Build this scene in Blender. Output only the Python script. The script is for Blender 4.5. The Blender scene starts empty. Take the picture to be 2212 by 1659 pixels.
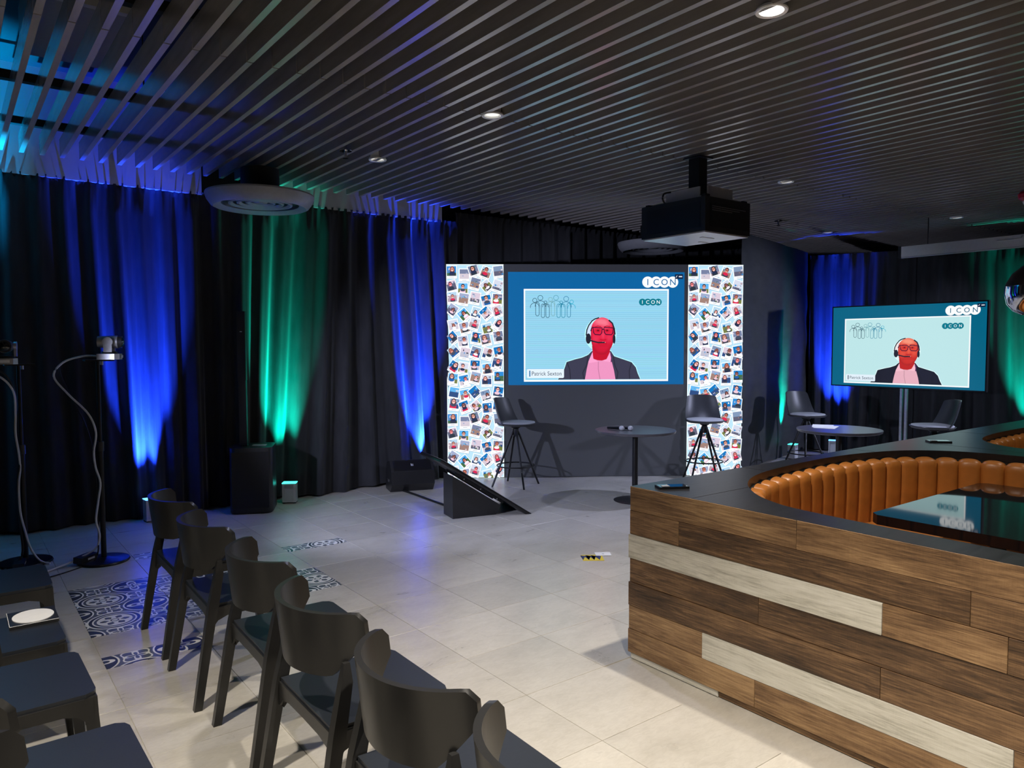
import bpy, bmesh, math, random
from mathutils import Vector, Matrix
from mathutils.geometry import tessellate_polygon
S = bpy.context.scene
COL = S.collection
PI = math.pi
random.seed(7)

# ------------------------------------------------------------------ camera, world, exposure
cam = bpy.data.cameras.new('camera')
cam.sensor_fit = 'HORIZONTAL'; cam.sensor_width = 36.0; cam.lens = 26.072
cam.clip_start = 0.02; cam.clip_end = 100
camo = bpy.data.objects.new('camera', cam); COL.objects.link(camo)
yaw, pitch, roll = 0.651152, 0.0532929, -0.00271898
fw = Vector((math.sin(yaw)*math.cos(pitch), math.cos(yaw)*math.cos(pitch), -math.sin(pitch)))
rt = Vector((math.cos(yaw), -math.sin(yaw), 0)); up = rt.cross(fw)
r2 = rt*math.cos(roll)+up*math.sin(roll); u2 = -rt*math.sin(roll)+up*math.cos(roll)
M = Matrix.Identity(4)
for i in range(3):
    M[i][0] = r2[i]; M[i][1] = u2[i]; M[i][2] = -fw[i]
M[2][3] = 1.6232
camo.matrix_world = M
S.camera = camo
w = bpy.data.worlds.new('world'); S.world = w; w.use_nodes = True
w.node_tree.nodes['Background'].inputs[0].default_value = (0.6, 0.7, 1.0, 1)
w.node_tree.nodes['Background'].inputs[1].default_value = 0.0
S.view_settings.view_transform = 'Standard'; S.view_settings.look = 'None'
S.view_settings.gamma = 1; S.view_settings.use_curve_mapping = False
S.view_settings.exposure = 0.4

# powers of the lamps the room has (watts)
WARM = (1.0, 0.91, 0.79); COOL = (0.64, 0.69, 1.0)
P_DOWN_NEAR = 190; P_DOWN_STAGE = 35; P_KEY_LEFT = 130; P_KEY_RIGHT = 190
P_UP_BLUE = 4200; P_UP_GREEN = 1150
BLUE = (0.01, 0.05, 1.0); TEAL = (0.0, 0.75, 0.50); CYAN = (0.0, 0.40, 1.0)

# ------------------------------------------------------------------ helpers
def lin(c):
    def f(v):
        v /= 255.0
        return v/12.92 if v <= 0.04045 else ((v+0.055)/1.055)**2.4
    return tuple(f(v) for v in c)

def tag(o, label, cat, group=None, kind=None):
    if label: o['label'] = label
    if cat: o['category'] = cat
    if group: o['group'] = group
    if kind: o['kind'] = kind
    return o

def thing(name, label, cat, loc=(0, 0, 0), rotz=0.0, group=None):
    o = bpy.data.objects.new(name, None); COL.objects.link(o)
    o.location = loc; o.rotation_euler = (0, 0, rotz); o.empty_display_size = 0.1
    return tag(o, label, cat, group)

def link(name, me, parent=None, loc=None):
    o = bpy.data.objects.new(name, me); COL.objects.link(o)
    if parent: o.parent = parent
    if loc: o.location = loc
    return o

def obj(name, bm, mat, parent=None, smooth=0.6, bevel=0, seg=2, loc=None, rot=None):
    if bevel:
        es = [e for e in bm.edges if len(e.link_faces) == 2 and e.calc_face_angle(0) > 0.5]
        bmesh.ops.bevel(bm, geom=es, offset=bevel, segments=seg, affect='EDGES', profile=0.5, clamp_overlap=True)
    bmesh.ops.recalc_face_normals(bm, faces=bm.faces[:])
    me = bpy.data.meshes.new(name); bm.to_mesh(me); bm.free()
    if smooth:
        me.polygons.foreach_set('use_smooth', [True]*len(me.polygons))
        me.set_sharp_from_angle(angle=smooth)
    for m in (mat if isinstance(mat, (list, tuple)) else [mat]): me.materials.append(m)
    o = link(name, me, parent, loc)
    if rot: o.rotation_euler = rot
    return o

def struct(name, bm, mat, **k):
    o = obj(name, bm, mat, **k); o['kind'] = 'structure'; return o

def BM(): return bmesh.new()

def box(bm, x0, x1, y0, y1, z0, z1):
    v = [bm.verts.new((x, y, z)) for z in (z0, z1) for y in (y0, y1) for x in (x0, x1)]
    for f in ((0, 2, 3, 1), (4, 5, 7, 6), (0, 1, 5, 4), (2, 6, 7, 3), (0, 4, 6, 2), (1, 3, 7, 5)):
        bm.faces.new([v[i] for i in f])
    return bm

def xform(bm, mtx):
    bmesh.ops.transform(bm, matrix=mtx, verts=bm.verts[:]); return bm

def frame(p0, p1):
    d = (Vector(p1)-Vector(p0)); L = d.length; d.normalize()
    a = Vector((0, 0, 1)) if abs(d.z) < 0.9 else Vector((1, 0, 0))
    x = a.cross(d).normalized(); y = d.cross(x)
    return x, y, d, L

def cyl(bm, p0, p1, r0, r1=None, n=20, caps=True):
    r1 = r0 if r1 is None else r1
    x, y, d, L = frame(p0, p1)
    A = []; B = []
    for i in range(n):
        t = 2*PI*i/n; c = x*math.cos(t)+y*math.sin(t)
        A.append(bm.verts.new(Vector(p0)+c*r0)); B.append(bm.verts.new(Vector(p1)+c*r1))
    for i in range(n):
        j = (i+1) % n; bm.faces.new((A[i], A[j], B[j], B[i]))
    if caps:
        bm.faces.new(A[::-1]); bm.faces.new(B)
    return bm

def lathe(bm, prof, n=40, c=(0, 0, 0)):
    rings = []
    for r, z in prof:
        if r < 1e-6: rings.append([bm.verts.new((c[0], c[1], c[2]+z))])
        else: rings.append([bm.verts.new((c[0]+r*math.cos(2*PI*i/n), c[1]+r*math.sin(2*PI*i/n), c[2]+z)) for i in range(n)])
    for a, b in zip(rings, rings[1:]):
        for i in range(n):
            j = (i+1) % n
            if len(a) == 1 and len(b) == 1: continue
            if len(a) == 1: bm.faces.new((a[0], b[i], b[j]))
            elif len(b) == 1: bm.faces.new((a[i], a[j], b[0]))
            else: bm.faces.new((a[i], a[j], b[j], b[i]))
    return bm

def smooth_pts(pts, k=6, closed=False):
    P = [Vector(p) for p in pts]; out = []
    n = len(P)
    for i in range(n if closed else n-1):
        p0 = P[(i-1) % n] if (closed or i) else P[i]; p1 = P[i]; p2 = P[(i+1) % n]
        p3 = P[(i+2) % n] if (closed or i+2 < n) else P[i+1]
        for s in range(k):
            t = s/k
            out.append(0.5*((2*p1)+(p2-p0)*t+(2*p0-5*p1+4*p2-p3)*t*t+(3*p1-p0-3*p2+p3)*t**3))
    if not closed: out.append(P[-1])
    return out

def tube(bm, pts, r, n=8, k=5, smooth=True):
    pts = smooth_pts(pts, k) if smooth else [Vector(p) for p in pts]
    rings = []
    for i, p in enumerate(pts):
        a = pts[max(i-1, 0)]; b = pts[min(i+1, len(pts)-1)]
        x, y, d, L = frame(a, b)
        rings.append([bm.verts.new(p+(x*math.cos(2*PI*j/n)+y*math.sin(2*PI*j/n))*r) for j in range(n)])
    for A, B in zip(rings, rings[1:]):
        for j in range(n):
            q = (j+1) % n; bm.faces.new((A[j], A[q], B[q], B[j]))
    bm.faces.new(rings[0][::-1]); bm.faces.new(rings[-1])
    return bm

def prism(bm, pts, z0, z1):
    """extrude a 2-D outline (possibly concave) between z0 and z1"""
    a = [bm.verts.new((p[0], p[1], z0)) for p in pts]; b = [bm.verts.new((p[0], p[1], z1)) for p in pts]
    n = len(pts)
    if n > 12:
        for tri in tessellate_polygon([[Vector((p[0], p[1], 0)) for p in pts]]):
            bm.faces.new([a[i] for i in tri]); bm.faces.new([b[i] for i in tri])
    else:
        bm.faces.new(a[::-1]); bm.faces.new(b)
    for i in range(n):
        j = (i+1) % n; bm.faces.new((a[i], a[j], b[j], b[i]))
    return bm

def rbar(bm, pts, wy, wx, k=6):
    """tapering rectangular bar along a list of (x,y,z,half_a,half_b): half_a along x, half_b along y"""
    rings = []
    for x, y, z, a, b in pts:
        rings.append([bm.verts.new((x+sx*a, y+sy*b, z)) for sx, sy in ((-1, -1), (1, -1), (1, 1), (-1, 1))])
    for A, B in zip(rings, rings[1:]):
        for j in range(4):
            q = (j+1) % 4; bm.faces.new((A[j], A[q], B[q], B[j]))
    bm.faces.new(rings[0][::-1]); bm.faces.new(rings[-1])
    return bm

def dup(root, loc, rotz, label=None, group=None):
    r = root.copy(); COL.objects.link(r); r.location = loc; r.rotation_euler = (0, 0, rotz)
    if label: r['label'] = label
    if group: r['group'] = group
    for ch in list(root.children):
        c = ch.copy(); COL.objects.link(c); c.parent = r
        for g in list(ch.children):
            d = g.copy(); COL.objects.link(d); d.parent = c
    return r

def spot(parent, name, loc, target, power, color, angle, blend=0.5, radius=0.03):
    l = bpy.data.lights.new(name, 'SPOT'); l.energy = power; l.color = color
    l.spot_size = math.radians(angle); l.spot_blend = blend; l.shadow_soft_size = radius
    o = bpy.data.objects.new(name, l); COL.objects.link(o)
    o.location = loc; d = Vector(target)-Vector(loc)
    o.rotation_euler = d.to_track_quat('-Z', 'Y').to_euler()
    if parent: o.parent = parent
    return o

# ------------------------------------------------------------------ materials
class X:
    """tiny arithmetic wrapper round math nodes"""
    def __init__(s, nt, v): s.nt = nt; s.v = v
    def _op(s, op, *a):
        n = s.nt.nodes.new('ShaderNodeMath'); n.operation = op
        for i, q in enumerate((s,)+a):
            q = q.v if isinstance(q, X) else q
            if isinstance(q, (int, float)): n.inputs[i].default_value = q
            else: s.nt.links.new(q, n.inputs[i])
        return X(s.nt, n.outputs[0])
    def __add__(s, o): return s._op('ADD', o)
    def __sub__(s, o): return s._op('SUBTRACT', o)
    def __mul__(s, o): return s._op('MULTIPLY', o)
    def __truediv__(s, o): return s._op('DIVIDE', o)
    def abs(s): return s._op('ABSOLUTE')
    def cos(s): return s._op('COSINE')
    def fract(s): return s._op('FRACT')
    def lt(s, o): return s._op('LESS_THAN', o)
    def gt(s, o): return s._op('GREATER_THAN', o)
    def max(s, o): return s._op('MAXIMUM', o)
    def min(s, o): return s._op('MINIMUM', o)
    def sqrt(s): return s._op('SQRT')
    def atan2(s, o): return s._op('ARCTAN2', o)

def base(name):
    m = bpy.data.materials.new(name); m.use_nodes = True
    nt = m.node_tree; b = nt.nodes['Principled BSDF']
    return m, nt, b

def ramp(nt, fac, stops):
    r = nt.nodes.new('ShaderNodeValToRGB'); e = r.color_ramp.elements
    while len(e) < len(stops): e.new(0.5)
    for i, (p, c) in enumerate(stops): e[i].position = p; e[i].color = (*c, 1)
    nt.links.new(fac, r.inputs[0]); return r.outputs[0]

def noise(nt, vec, scale, detail=4, rough=0.55, dist=0):
    n = nt.nodes.new('ShaderNodeTexNoise'); n.inputs['Scale'].default_value = scale
    n.inputs['Detail'].default_value = detail; n.inputs['Roughness'].default_value = rough
    n.inputs['Distortion'].default_value = dist
    if vec is not None: nt.links.new(vec, n.inputs['Vector'])
    return n.outputs[0]

def mapping(nt, vec, scale=(1, 1, 1), loc=(0, 0, 0)):
    n = nt.nodes.new('ShaderNodeMapping'); n.inputs['Scale'].default_value = scale
    n.inputs['Location'].default_value = loc; nt.links.new(vec, n.inputs['Vector']); return n.outputs[0]

def mixc(nt, fac, a, b, mode='MIX'):
    n = nt.nodes.new('ShaderNodeMix'); n.data_type = 'RGBA'; n.blend_type = mode
    for s, v in ((n.inputs[0], fac), (n.inputs[6], a), (n.inputs[7], b)):
        if isinstance(v, (int, float)): s.default_value = v
        elif isinstance(v, tuple): s.default_value = (*v[:3], 1)
        else: nt.links.new(v, s)
    return n.outputs[2]

def bump(nt, b, h, strength=0.1, dist=0.01):
    n = nt.nodes.new('ShaderNodeBump'); n.inputs['Strength'].default_value = strength
    n.inputs['Distance'].default_value = dist; nt.links.new(h, n.inputs['Height'])
    nt.links.new(n.outputs[0], b.inputs['Normal'])

def mat(name, col, rough=0.5, metal=0.0, spec=0.5, var=0.12, scale=30, bmp=0.0, coat=0, sheen=0, stretch=(1, 1, 1)):
    m, nt, b = base(name)
    tc = nt.nodes.new('ShaderNodeTexCoord').outputs['Object']
    v = mapping(nt, tc, stretch)
    n = noise(nt, v, scale)
    a = tuple(c*(1-var) for c in col); c2 = tuple(min(1, c*(1+var)) for c in col)
    nt.links.new(ramp(nt, n, [(0.3, a), (0.7, c2)]), b.inputs['Base Color'])
    b.inputs['Roughness'].default_value = rough; b.inputs['Metallic'].default_value = metal
    b.inputs['Specular IOR Level'].default_value = spec
    b.inputs['Coat Weight'].default_value = coat
    b.inputs['Sheen Weight'].default_value = sheen
    if bmp: bump(nt, b, n, bmp, 0.004)
    return m

def emit(name, col, strength):
    m, nt, b = base(name)
    b.inputs['Base Color'].default_value = (0.02, 0.02, 0.02, 1)
    b.inputs['Emission Color'].default_value = (*col, 1); b.inputs['Emission Strength'].default_value = strength
    b.inputs['Roughness'].default_value = 0.3
    return m

def screen_mat(name, strength):
    m, nt, b = base(name)
    a = nt.nodes.new('ShaderNodeAttribute'); a.attribute_name = 'picture'
    nt.links.new(a.outputs['Color'], b.inputs['Emission Color'])
    b.inputs['Emission Strength'].default_value = strength
    b.inputs['Base Color'].default_value = (0.01, 0.01, 0.012, 1); b.inputs['Roughness'].default_value = 0.35
    return m

def floor_mat():
    m, nt, b = base('stone_tile')
    pos = nt.nodes.new('ShaderNodeNewGeometry').outputs['Position']
    rnd = nt.nodes.new('ShaderNodeObjectInfo').outputs['Random']
    v = mapping(nt, pos, (1.0, 1.9, 1))
    n1 = noise(nt, v, 3.2, 9, 0.62, 0.5)
    n2 = noise(nt, mapping(nt, pos, (9, 22, 1)), 2.2, 6, 0.6, 1.2)
    c = ramp(nt, n1, [(0.25, (0.40, 0.375, 0.32)), (0.5, (0.50, 0.47, 0.41)), (0.78, (0.60, 0.57, 0.505))])
    c = mixc(nt, X(nt, n2).gt(0.66).v, c, (0.43, 0.405, 0.355))
    c2 = mixc(nt, 0.35, c, ramp(nt, n2, [(0.35, (0.42, 0.39, 0.34)), (0.65, (0.58, 0.55, 0.49))]))
    g = X(nt, rnd)*0.16+0.92
    nn = nt.nodes.new('ShaderNodeHueSaturation'); nt.links.new(c2, nn.inputs['Color']); nt.links.new(g.v, nn.inputs['Value'])
    nt.links.new(nn.outputs[0], b.inputs['Base Color'])
    r = X(nt, n1)*0.16+0.22
    nt.links.new(r.v, b.inputs['Roughness'])
    b.inputs['Specular IOR Level'].default_value = 0.45
    bump(nt, b, n2, 0.04, 0.002)
    return m

def pattern_mat():
    m, nt, b = base('encaustic_tile')
    pos = nt.nodes.new('ShaderNodeNewGeometry').outputs['Position']
    sp = nt.nodes.new('ShaderNodeSeparateXYZ'); nt.links.new(pos, sp.inputs[0])
    Px = X(nt, sp.outputs[0]); Py = X(nt, sp.outputs[1])
    T = 0.42
    def cell(ox, oy):
        a = (((Px-ox)/T+100.5).fract()-0.5)*T; c = (((Py-oy)/T+100.5).fract()-0.5)*T
        return a, c, (a*a+c*c).sqrt(), c.atan2(a)
    a, c, r, th = cell(0.74, 4.86)
    def band(v, lo, hi): return v.gt(lo)*v.lt(hi)
    petal = ((r-0.055).abs()-((th*6).cos()*0.5+0.5)*0.030).lt(-0.006)
    disc = r.lt(0.094)*(petal*(-1)+1.0)*(band(r, 0.016, 0.024)*(-1)+1.0)
    white = band(r, 0.136, 0.1465).max(band(r, 0.109, 0.1185)).max(disc)
    a2, c2, r2_, t2 = cell(0.74+T/2, 4.86+T/2)
    lob = (t2*4).cos()
    curls = (r2_-(lob*0.036+0.062)).abs().lt(0.0125).max((r2_-(lob*0.018+0.028)).abs().lt(0.009))
    white = white.max(band(r2_, 0.121, 0.130)).max(curls)
    a3, c3, r3, t3 = cell(0.74+T/2, 4.86); a4, c4, r4, t4 = cell(0.74, 4.86+T/2)
    for rr, tt in ((r3, t3), (r4, t4)):
        star = (rr-((tt*4).cos()*0.022+0.034)).abs().lt(0.010).max((rr-((tt*4+PI).cos()*0.014+0.070)).abs().lt(0.005))
        white = white.max(star)
    pos_noise = noise(nt, mapping(nt, pos, (60, 60, 1)), 1, 3)
    dark = mixc(nt, r2_.lt(0.122).max(band(r, 0.118, 0.137)).v, (0.115, 0.13, 0.15), (0.042, 0.05, 0.068))
    leaf = X(nt, pos_noise).gt(0.62)
    dark = mixc(nt, leaf.v, dark, (0.05, 0.06, 0.075))
    col = mixc(nt, white.v, dark, (0.78, 0.77, 0.71))
    nt.links.new(col, b.inputs['Base Color']); b.inputs['Roughness'].default_value = 0.35
    return m

def wood_mat(name, stops, pale=False):
    m, nt, b = base(name)
    tc = nt.nodes.new('ShaderNodeTexCoord').outputs['Object']
    rnd = nt.nodes.new('ShaderNodeObjectInfo').outputs['Random']
    sh = nt.nodes.new('ShaderNodeCombineXYZ')
    for i in range(3): nt.links.new((X(nt, rnd)*(31.0+17*i)).v, sh.inputs[i])
    ad = nt.nodes.new('ShaderNodeVectorMath'); nt.links.new(tc, ad.inputs[0]); nt.links.new(sh.outputs[0], ad.inputs[1])
    v = ad.outputs[0]
    g1 = noise(nt, mapping(nt, v, (30, 2.2, 40)), 1.0, 9, 0.68, 2.2)
    g2 = noise(nt, mapping(nt, v, (80, 9, 210)), 1.0, 5, 0.65, 1.0)
    saw = noise(nt, mapping(nt, v, (10, 130, 9)), 1.0, 2, 0.6, 2.5)
    big = noise(nt, mapping(nt, v, (4, 2.2, 7)), 1.0, 4)
    f = X(nt, g1)*0.55+X(nt, g2)*0.40+X(nt, big)*0.45+X(nt, saw)*0.06-0.23+(X(nt, rnd)-0.5)*0.20
    col = ramp(nt, f.v, stops)
    nt.links.new(col, b.inputs['Base Color']); b.inputs['Roughness'].default_value = 0.5
    bump(nt, b, f.v, 0.25, 0.003)
    return m

M_floor = floor_mat(); M_pat = pattern_mat()
M_grout = mat('grout', (0.16, 0.15, 0.135), 0.7)
M_wood = wood_mat('rustic_wood', [(0.27, (0.033, 0.018, 0.009)), (0.40, (0.105, 0.056, 0.026)), (0.53, (0.245, 0.138, 0.064)), (0.70, (0.48, 0.30, 0.145))])
M_pale = wood_mat('whitewashed_wood', [(0.24, (0.20, 0.185, 0.15)), (0.38, (0.44, 0.42, 0.35)), (0.52, (0.66, 0.635, 0.55)), (0.70, (0.80, 0.78, 0.70))])
M_black_top = mat('black_stained_wood', (0.013, 0.013, 0.015), 0.34, var=0.35, scale=4, stretch=(1, 9, 1), bmp=0.12)
M_slat = mat('slat_taupe', (0.33, 0.298, 0.275), 0.22, spec=0.9, var=0.12, scale=6, stretch=(3, 0.4, 3))
M_plenum = mat('plenum_black', (0.014, 0.014, 0.016), 0.8)
M_carrier = mat('carrier_black', (0.01, 0.01, 0.011), 0.6)
M_wallw = mat('white_paint', (0.62, 0.63, 0.64), 0.75, var=0.04, scale=3)
M_fascia = mat('grey_fascia_paint', (0.46, 0.47, 0.49), 0.7, var=0.04, scale=3)
M_wallg = mat('grey_paint', (0.16, 0.155, 0.15), 0.8, var=0.05, scale=3)
M_cloth = mat('black_velour', (0.022, 0.022, 0.025), 0.85, spec=0.25, var=0.25, scale=14, bmp=0.15, sheen=0.25, stretch=(1, 1, 0.25))
M_cloth2 = mat('black_satin_cloth', (0.035, 0.036, 0.038), 0.62, spec=0.4, var=0.2, scale=5, bmp=0.3, stretch=(1, 1, 2.5))
M_plastic = mat('black_plastic', (0.018, 0.018, 0.019), 0.36, var=0.08, scale=60, bmp=0.02)
M_chair = mat('charcoal_polypropylene', (0.017, 0.0168, 0.0165), 0.33, var=0.06, scale=90, bmp=0.03)
M_chairseat = mat('charcoal_polypropylene_seat', (0.017, 0.020, 0.026), 0.36, var=0.06, scale=90, bmp=0.03)
M_shell = mat('graphite_shell', (0.035, 0.038, 0.044), 0.38, var=0.06, scale=40)
M_cushion = mat('light_grey_felt', (0.42, 0.43, 0.46), 0.85, var=0.08, scale=120, bmp=0.1)
M_metal = mat('black_metal', (0.02, 0.02, 0.021), 0.35, metal=0.6)
M_chrome = mat('chrome', (0.75, 0.75, 0.78), 0.08, metal=1.0, var=0.02)
M_steel = mat('brushed_steel', (0.5, 0.5, 0.52), 0.3, metal=1.0)
M_tabletop = mat('slate_laminate', (0.085, 0.083, 0.095), 0.30, var=0.1)
M_gloss = mat('gloss_black_top', (0.008, 0.008, 0.009), 0.04, spec=0.6, var=0.1)
M_leather = mat('cognac_leather', (0.42, 0.150, 0.028), 0.40, var=0.14, scale=9, bmp=0.05)
M_silver = mat('silver_plastic', (0.42, 0.42, 0.43), 0.35, metal=0.4)
M_alu = mat('bright_aluminium', (0.72, 0.72, 0.74), 0.28, metal=0.35, var=0.03)
M_white = mat('white_plastic', (0.82, 0.82, 0.82), 0.45, var=0.03)
M_paper = mat('white_paper', (0.85, 0.85, 0.84), 0.8, var=0.02)
M_grey = mat('light_grey_plastic', (0.58, 0.59, 0.61), 0.35, var=0.04)
M_dgrey = mat('mid_grey_plastic', (0.3, 0.3, 0.31), 0.4, var=0.05)
M_yellow = mat('yellow_card', (0.75, 0.58, 0.03), 0.5, var=0.05)
M_navy = mat('navy_print', (0.02, 0.03, 0.12), 0.5)
M_red = mat('red_plastic', (0.5, 0.02, 0.04), 0.35)
M_glass = mat('lens_glass', (0.006, 0.006, 0.008), 0.05, spec=0.8)
M_ledoff = mat('led_panel_off', (0.085, 0.088, 0.09), 0.55, var=0.04, scale=200)
M_bezel = mat('screen_bezel', (0.008, 0.008, 0.009), 0.3)
M_cable_w = mat('white_cable', (0.7, 0.7, 0.72), 0.4, var=0.02)
M_cable_b = mat('black_cable', (0.01, 0.01, 0.01), 0.5)
M_lens_on = emit('downlight_lens', (1.0, 0.92, 0.78), 14)
M_lens_dim = emit('downlight_lens_louvred', (1.0, 0.97, 0.9), 0.75)
M_lens_b = emit('uplight_lens_blue', (0.1, 0.35, 1.0), 2.5)
M_lens_t = emit('uplight_lens_teal', (0.05, 0.9, 0.75), 2.5)
M_pic_led = screen_mat('led_picture', .80)
M_pic_photo = screen_mat('led_photos', .92)
M_pic_tv = screen_mat('tv_picture', .76)

# ------------------------------------------------------------------ room shell
CZ = 3.23       # underside of the slats
YW = 7.80       # curtain wall
bm = BM(); box(bm, -5, 14.2, -4, YW+0.1, -0.12, -0.004); floor = struct('floor', bm, M_floor, smooth=0)
# bar footprint: x 2.77..8.7, y < 2.64.  tiles 0.5 m, joints at x = .085 + .5k, y = .132 + .5k
bm = BM(); g = 0.0012
box(bm, -0.25+g, 0.25-g, -0.25+g, 0.25-g, -0.012, 0.0)
bmesh.ops.bevel(bm, geom=[e for e in bm.edges if all(v.co.z > -0.001 for v in e.verts)], offset=0.0012, segments=1, affect='EDGES')
tile_me = bpy.data.meshes.new('floor_tile'); bm.to_mesh(tile_me); bm.free(); tile_me.materials.append(M_floor)
tile_pm = tile_me.copy(); tile_pm.materials.clear(); tile_pm.materials.append(M_pat)
third = bpy.data.meshes.new('floor_tile_strip'); bm = BM(); box(bm, -0.25+g, 0.25-g, -0.25/3+g, 0.25/3-g, -0.012, 0.0); bm.to_mesh(third); bm.free(); third.materials.append(M_pat)
two = bpy.data.meshes.new('floor_tile_cut'); bm = BM(); box(bm, -0.25+g, 0.25-g, -0.5/3+g, 0.5/3-g, -0.012, 0.0); bm.to_mesh(two); bm.free(); two.materials.append(M_floor)
full = {(0.585, 4.632), (0.585, 5.132), (1.085, 4.632), (1.085, 5.132), (1.585, 4.632)}
strip = {(0.585, 4.132), (2.085, 5.632), (1.085, 6.132)}
cnt = 0
for i in range(-3, 21):
    for j in range(0, 15):
        x0 = 0.085+0.5*i; y0 = 0.132+0.5*j
        if x0 > 2.5 and y0 < 2.3: continue
        if x0 < -0.5 and y0 < 1.5: continue
        if x0 > 5.5 and y0 > 6.6: continue
        if x0 > 7.5 and y0 > 6.1: continue
        if x0 < 0 and y0 > 7.2: continue
        key = (round(x0, 3), round(y0, 3))
        if key in strip:
            o = link('patterned_strip', third, floor, (x0+0.25, y0+0.25/3, 0)); o2 = link('floor_tile', two, floor, (x0+0.25, y0+1.0/3, 0)); cnt += 1; continue
        if key in full: link('patterned_tile', tile_pm, floor, (x0+0.25, y0+0.25, 0)); continue
        link('floor_tile', tile_me, floor, (x0+0.25, y0+0.25, 0)); cnt += 1

assert cnt <= 300, cnt
bm = BM(); box(bm, -5, 4.75, YW, YW+0.1, 0, 4.1); struct('wall_left', bm, M_wallw, smooth=0)
for x0, x1 in ((-5, 2.02), (2.50, 4.75)):
    bm = BM(); box(bm, x0, x1, 7.60, YW, 3.08, 4.0); o = struct('trim_2', bm, M_fascia, smooth=0)
bm = BM(); box(bm, 4.75, 14.2, YW, YW+0.1, 0, 4.1); struct('wall_stage', bm, M_plenum, smooth=0)
bm = BM(); box(bm, 14.1, 14.2, -4, YW, 0, 4.1); struct('wall_right', bm, M_wallg, smooth=0)
bm = BM(); box(bm, -5.1, -5, -4, YW, 0, 4.1); struct('wall_back', bm, M_wallg, smooth=0)
bm = BM(); box(bm, -5, 14.2, -4.1, -4, 0, 4.1); struct('wall_front', bm, M_wallg, smooth=0)
bm = BM(); box(bm, -5, 14.2, -4, YW, 4.0, 4.1); ceiling = struct('ceiling', bm, M_plenum, smooth=0)
# slats: pitch 0.1462, joint at y 4.33
SA = bpy.data.meshes.new('slat'); bm = BM(); box(bm, -0.0175, 0.0175, 4.337, 7.46, CZ, CZ+0.15); bm.to_mesh(SA); bm.free(); SA.materials.append(M_slat)
SB = bpy.data.meshes.new('slat'); bm = BM(); box(bm, -0.0175, 0.0175, -1.2, 4.323, CZ, CZ+0.15); bm.to_mesh(SB); bm.free(); SB.materials.append(M_slat)
holes = []
for k in range(-8, 88):
    x = 0.408+0.1462*k
    link('slat', SA, ceiling, (x, 0, 0)); link('slat', SB, ceiling, (x, 0, 0))
for y in (7.15, 6.0, 4.33, 3.0, 1.6):
    bm = BM(); box(bm, -1.2, 13.3, y-0.03, y+0.03, CZ+0.152, CZ+0.21); obj('carrier_rail', bm, M_carrier, ceiling, smooth=0)
for x in (0.48, 1.21, 1.94, 2.67, 3.4, 4.14):
    for y in (6.0, 4.33):
        bm = BM(); cyl(bm, (x, y, CZ+0.21), (x, y, 4.0), 0.006, n=8); obj('hanger_rod', bm, M_carrier, ceiling)
bm = BM(); box(bm, 2.02, 2.50, YW-0.14, YW, 3.0, 4.0); struct('trim_1', bm, M_carrier, smooth=0)
t = thing('ventilation_duct', 'pale rectangular duct box above the slats in the upper left corner', 'duct', (0.75, 5.6, 3.62))
bm = BM(); box(bm, -0.28, 0.28, -0.55, 0.55, 0, 0.3); obj('casing', bm, M_dgrey, t, bevel=0.01)
bm = BM(); box(bm, -0.31, 0.31, -0.6, -0.55, -0.02, 0.32); obj('flange', bm, M_grey, t)

# ------------------------------------------------------------------ curtains
def curtain(name, label, path, z0, z1, lam, amp, m, seed, ruffle=True, lean=0.0, cat='curtain', group=None, creases=0):
    rnd = random.Random(seed)
    P = [Vector((p[0], p[1], 0)) for p in path]
    seglen = [(b-a).length for a, b in zip(P, P[1:])]; L = sum(seglen)
    ph = [rnd.uniform(0, 6.28) for _ in range(6)]
    ns = max(12, int(L/0.02)); nz = 22
    V = []; F = []
    for k in range(nz+1):
        t = k/nz; z = z0+(z1-z0)*t
        if k == nz-1: z = z1-0.07
        for i in range(ns+1):
            s = L*i/ns; q = s; j = 0
            while j < len(seglen)-1 and q > seglen[j]: q -= seglen[j]; j += 1
            d = (P[j+1]-P[j]).normalized(); n = Vector((d.y, -d.x, 0))
            p = P[j]+d*q
            ss = s+lean*(1-t)*math.sin(s*2.1+ph[3])
            f = math.sin(2*PI*ss/lam+1.3*math.sin(ss*1.7+ph[0])+ph[1])
            f2 = math.sin(2*PI*ss/(lam*0.47)+ph[2]+0.8*math.sin(ss*3.1))
            f3 = math.sin(2*PI*ss/(lam*3.6)+ph[4])
            env = 0.55+0.45*(1-t)
            o = amp*env*(0.75*f+0.28*f2)+amp*0.9*f3*(1-t*0.7)
            if ruffle and t > 0.955: o = amp*0.6*math.sin(2*PI*s/(lam*0.31)+ph[5])+amp*0.25*math.sin(2*PI*s/(lam*0.17))
            if creases: o += creases*math.sin(z*9+2*math.sin(s*3+z*2)+ph[5])*math.sin(s*4+ph[2])*(1 if t < 0.9 else 0.3)
            V.append(p+n*o+Vector((0, 0, z+(0.012*math.sin(s*5+ph[0]) if k == 0 else 0))))
    for k in range(nz):
        for i in range(ns):
            a = k*(ns+1)+i; F.append((a, a+1, a+ns+2, a+ns+1))
    me = bpy.data.meshes.new(name); me.from_pydata([tuple(v) for v in V], [], F); me.update()
    me.polygons.foreach_set('use_smooth', [True]*len(me.polygons)); me.materials.append(m)
    o = link(name, me); return tag(o, label, cat, group)

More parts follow.
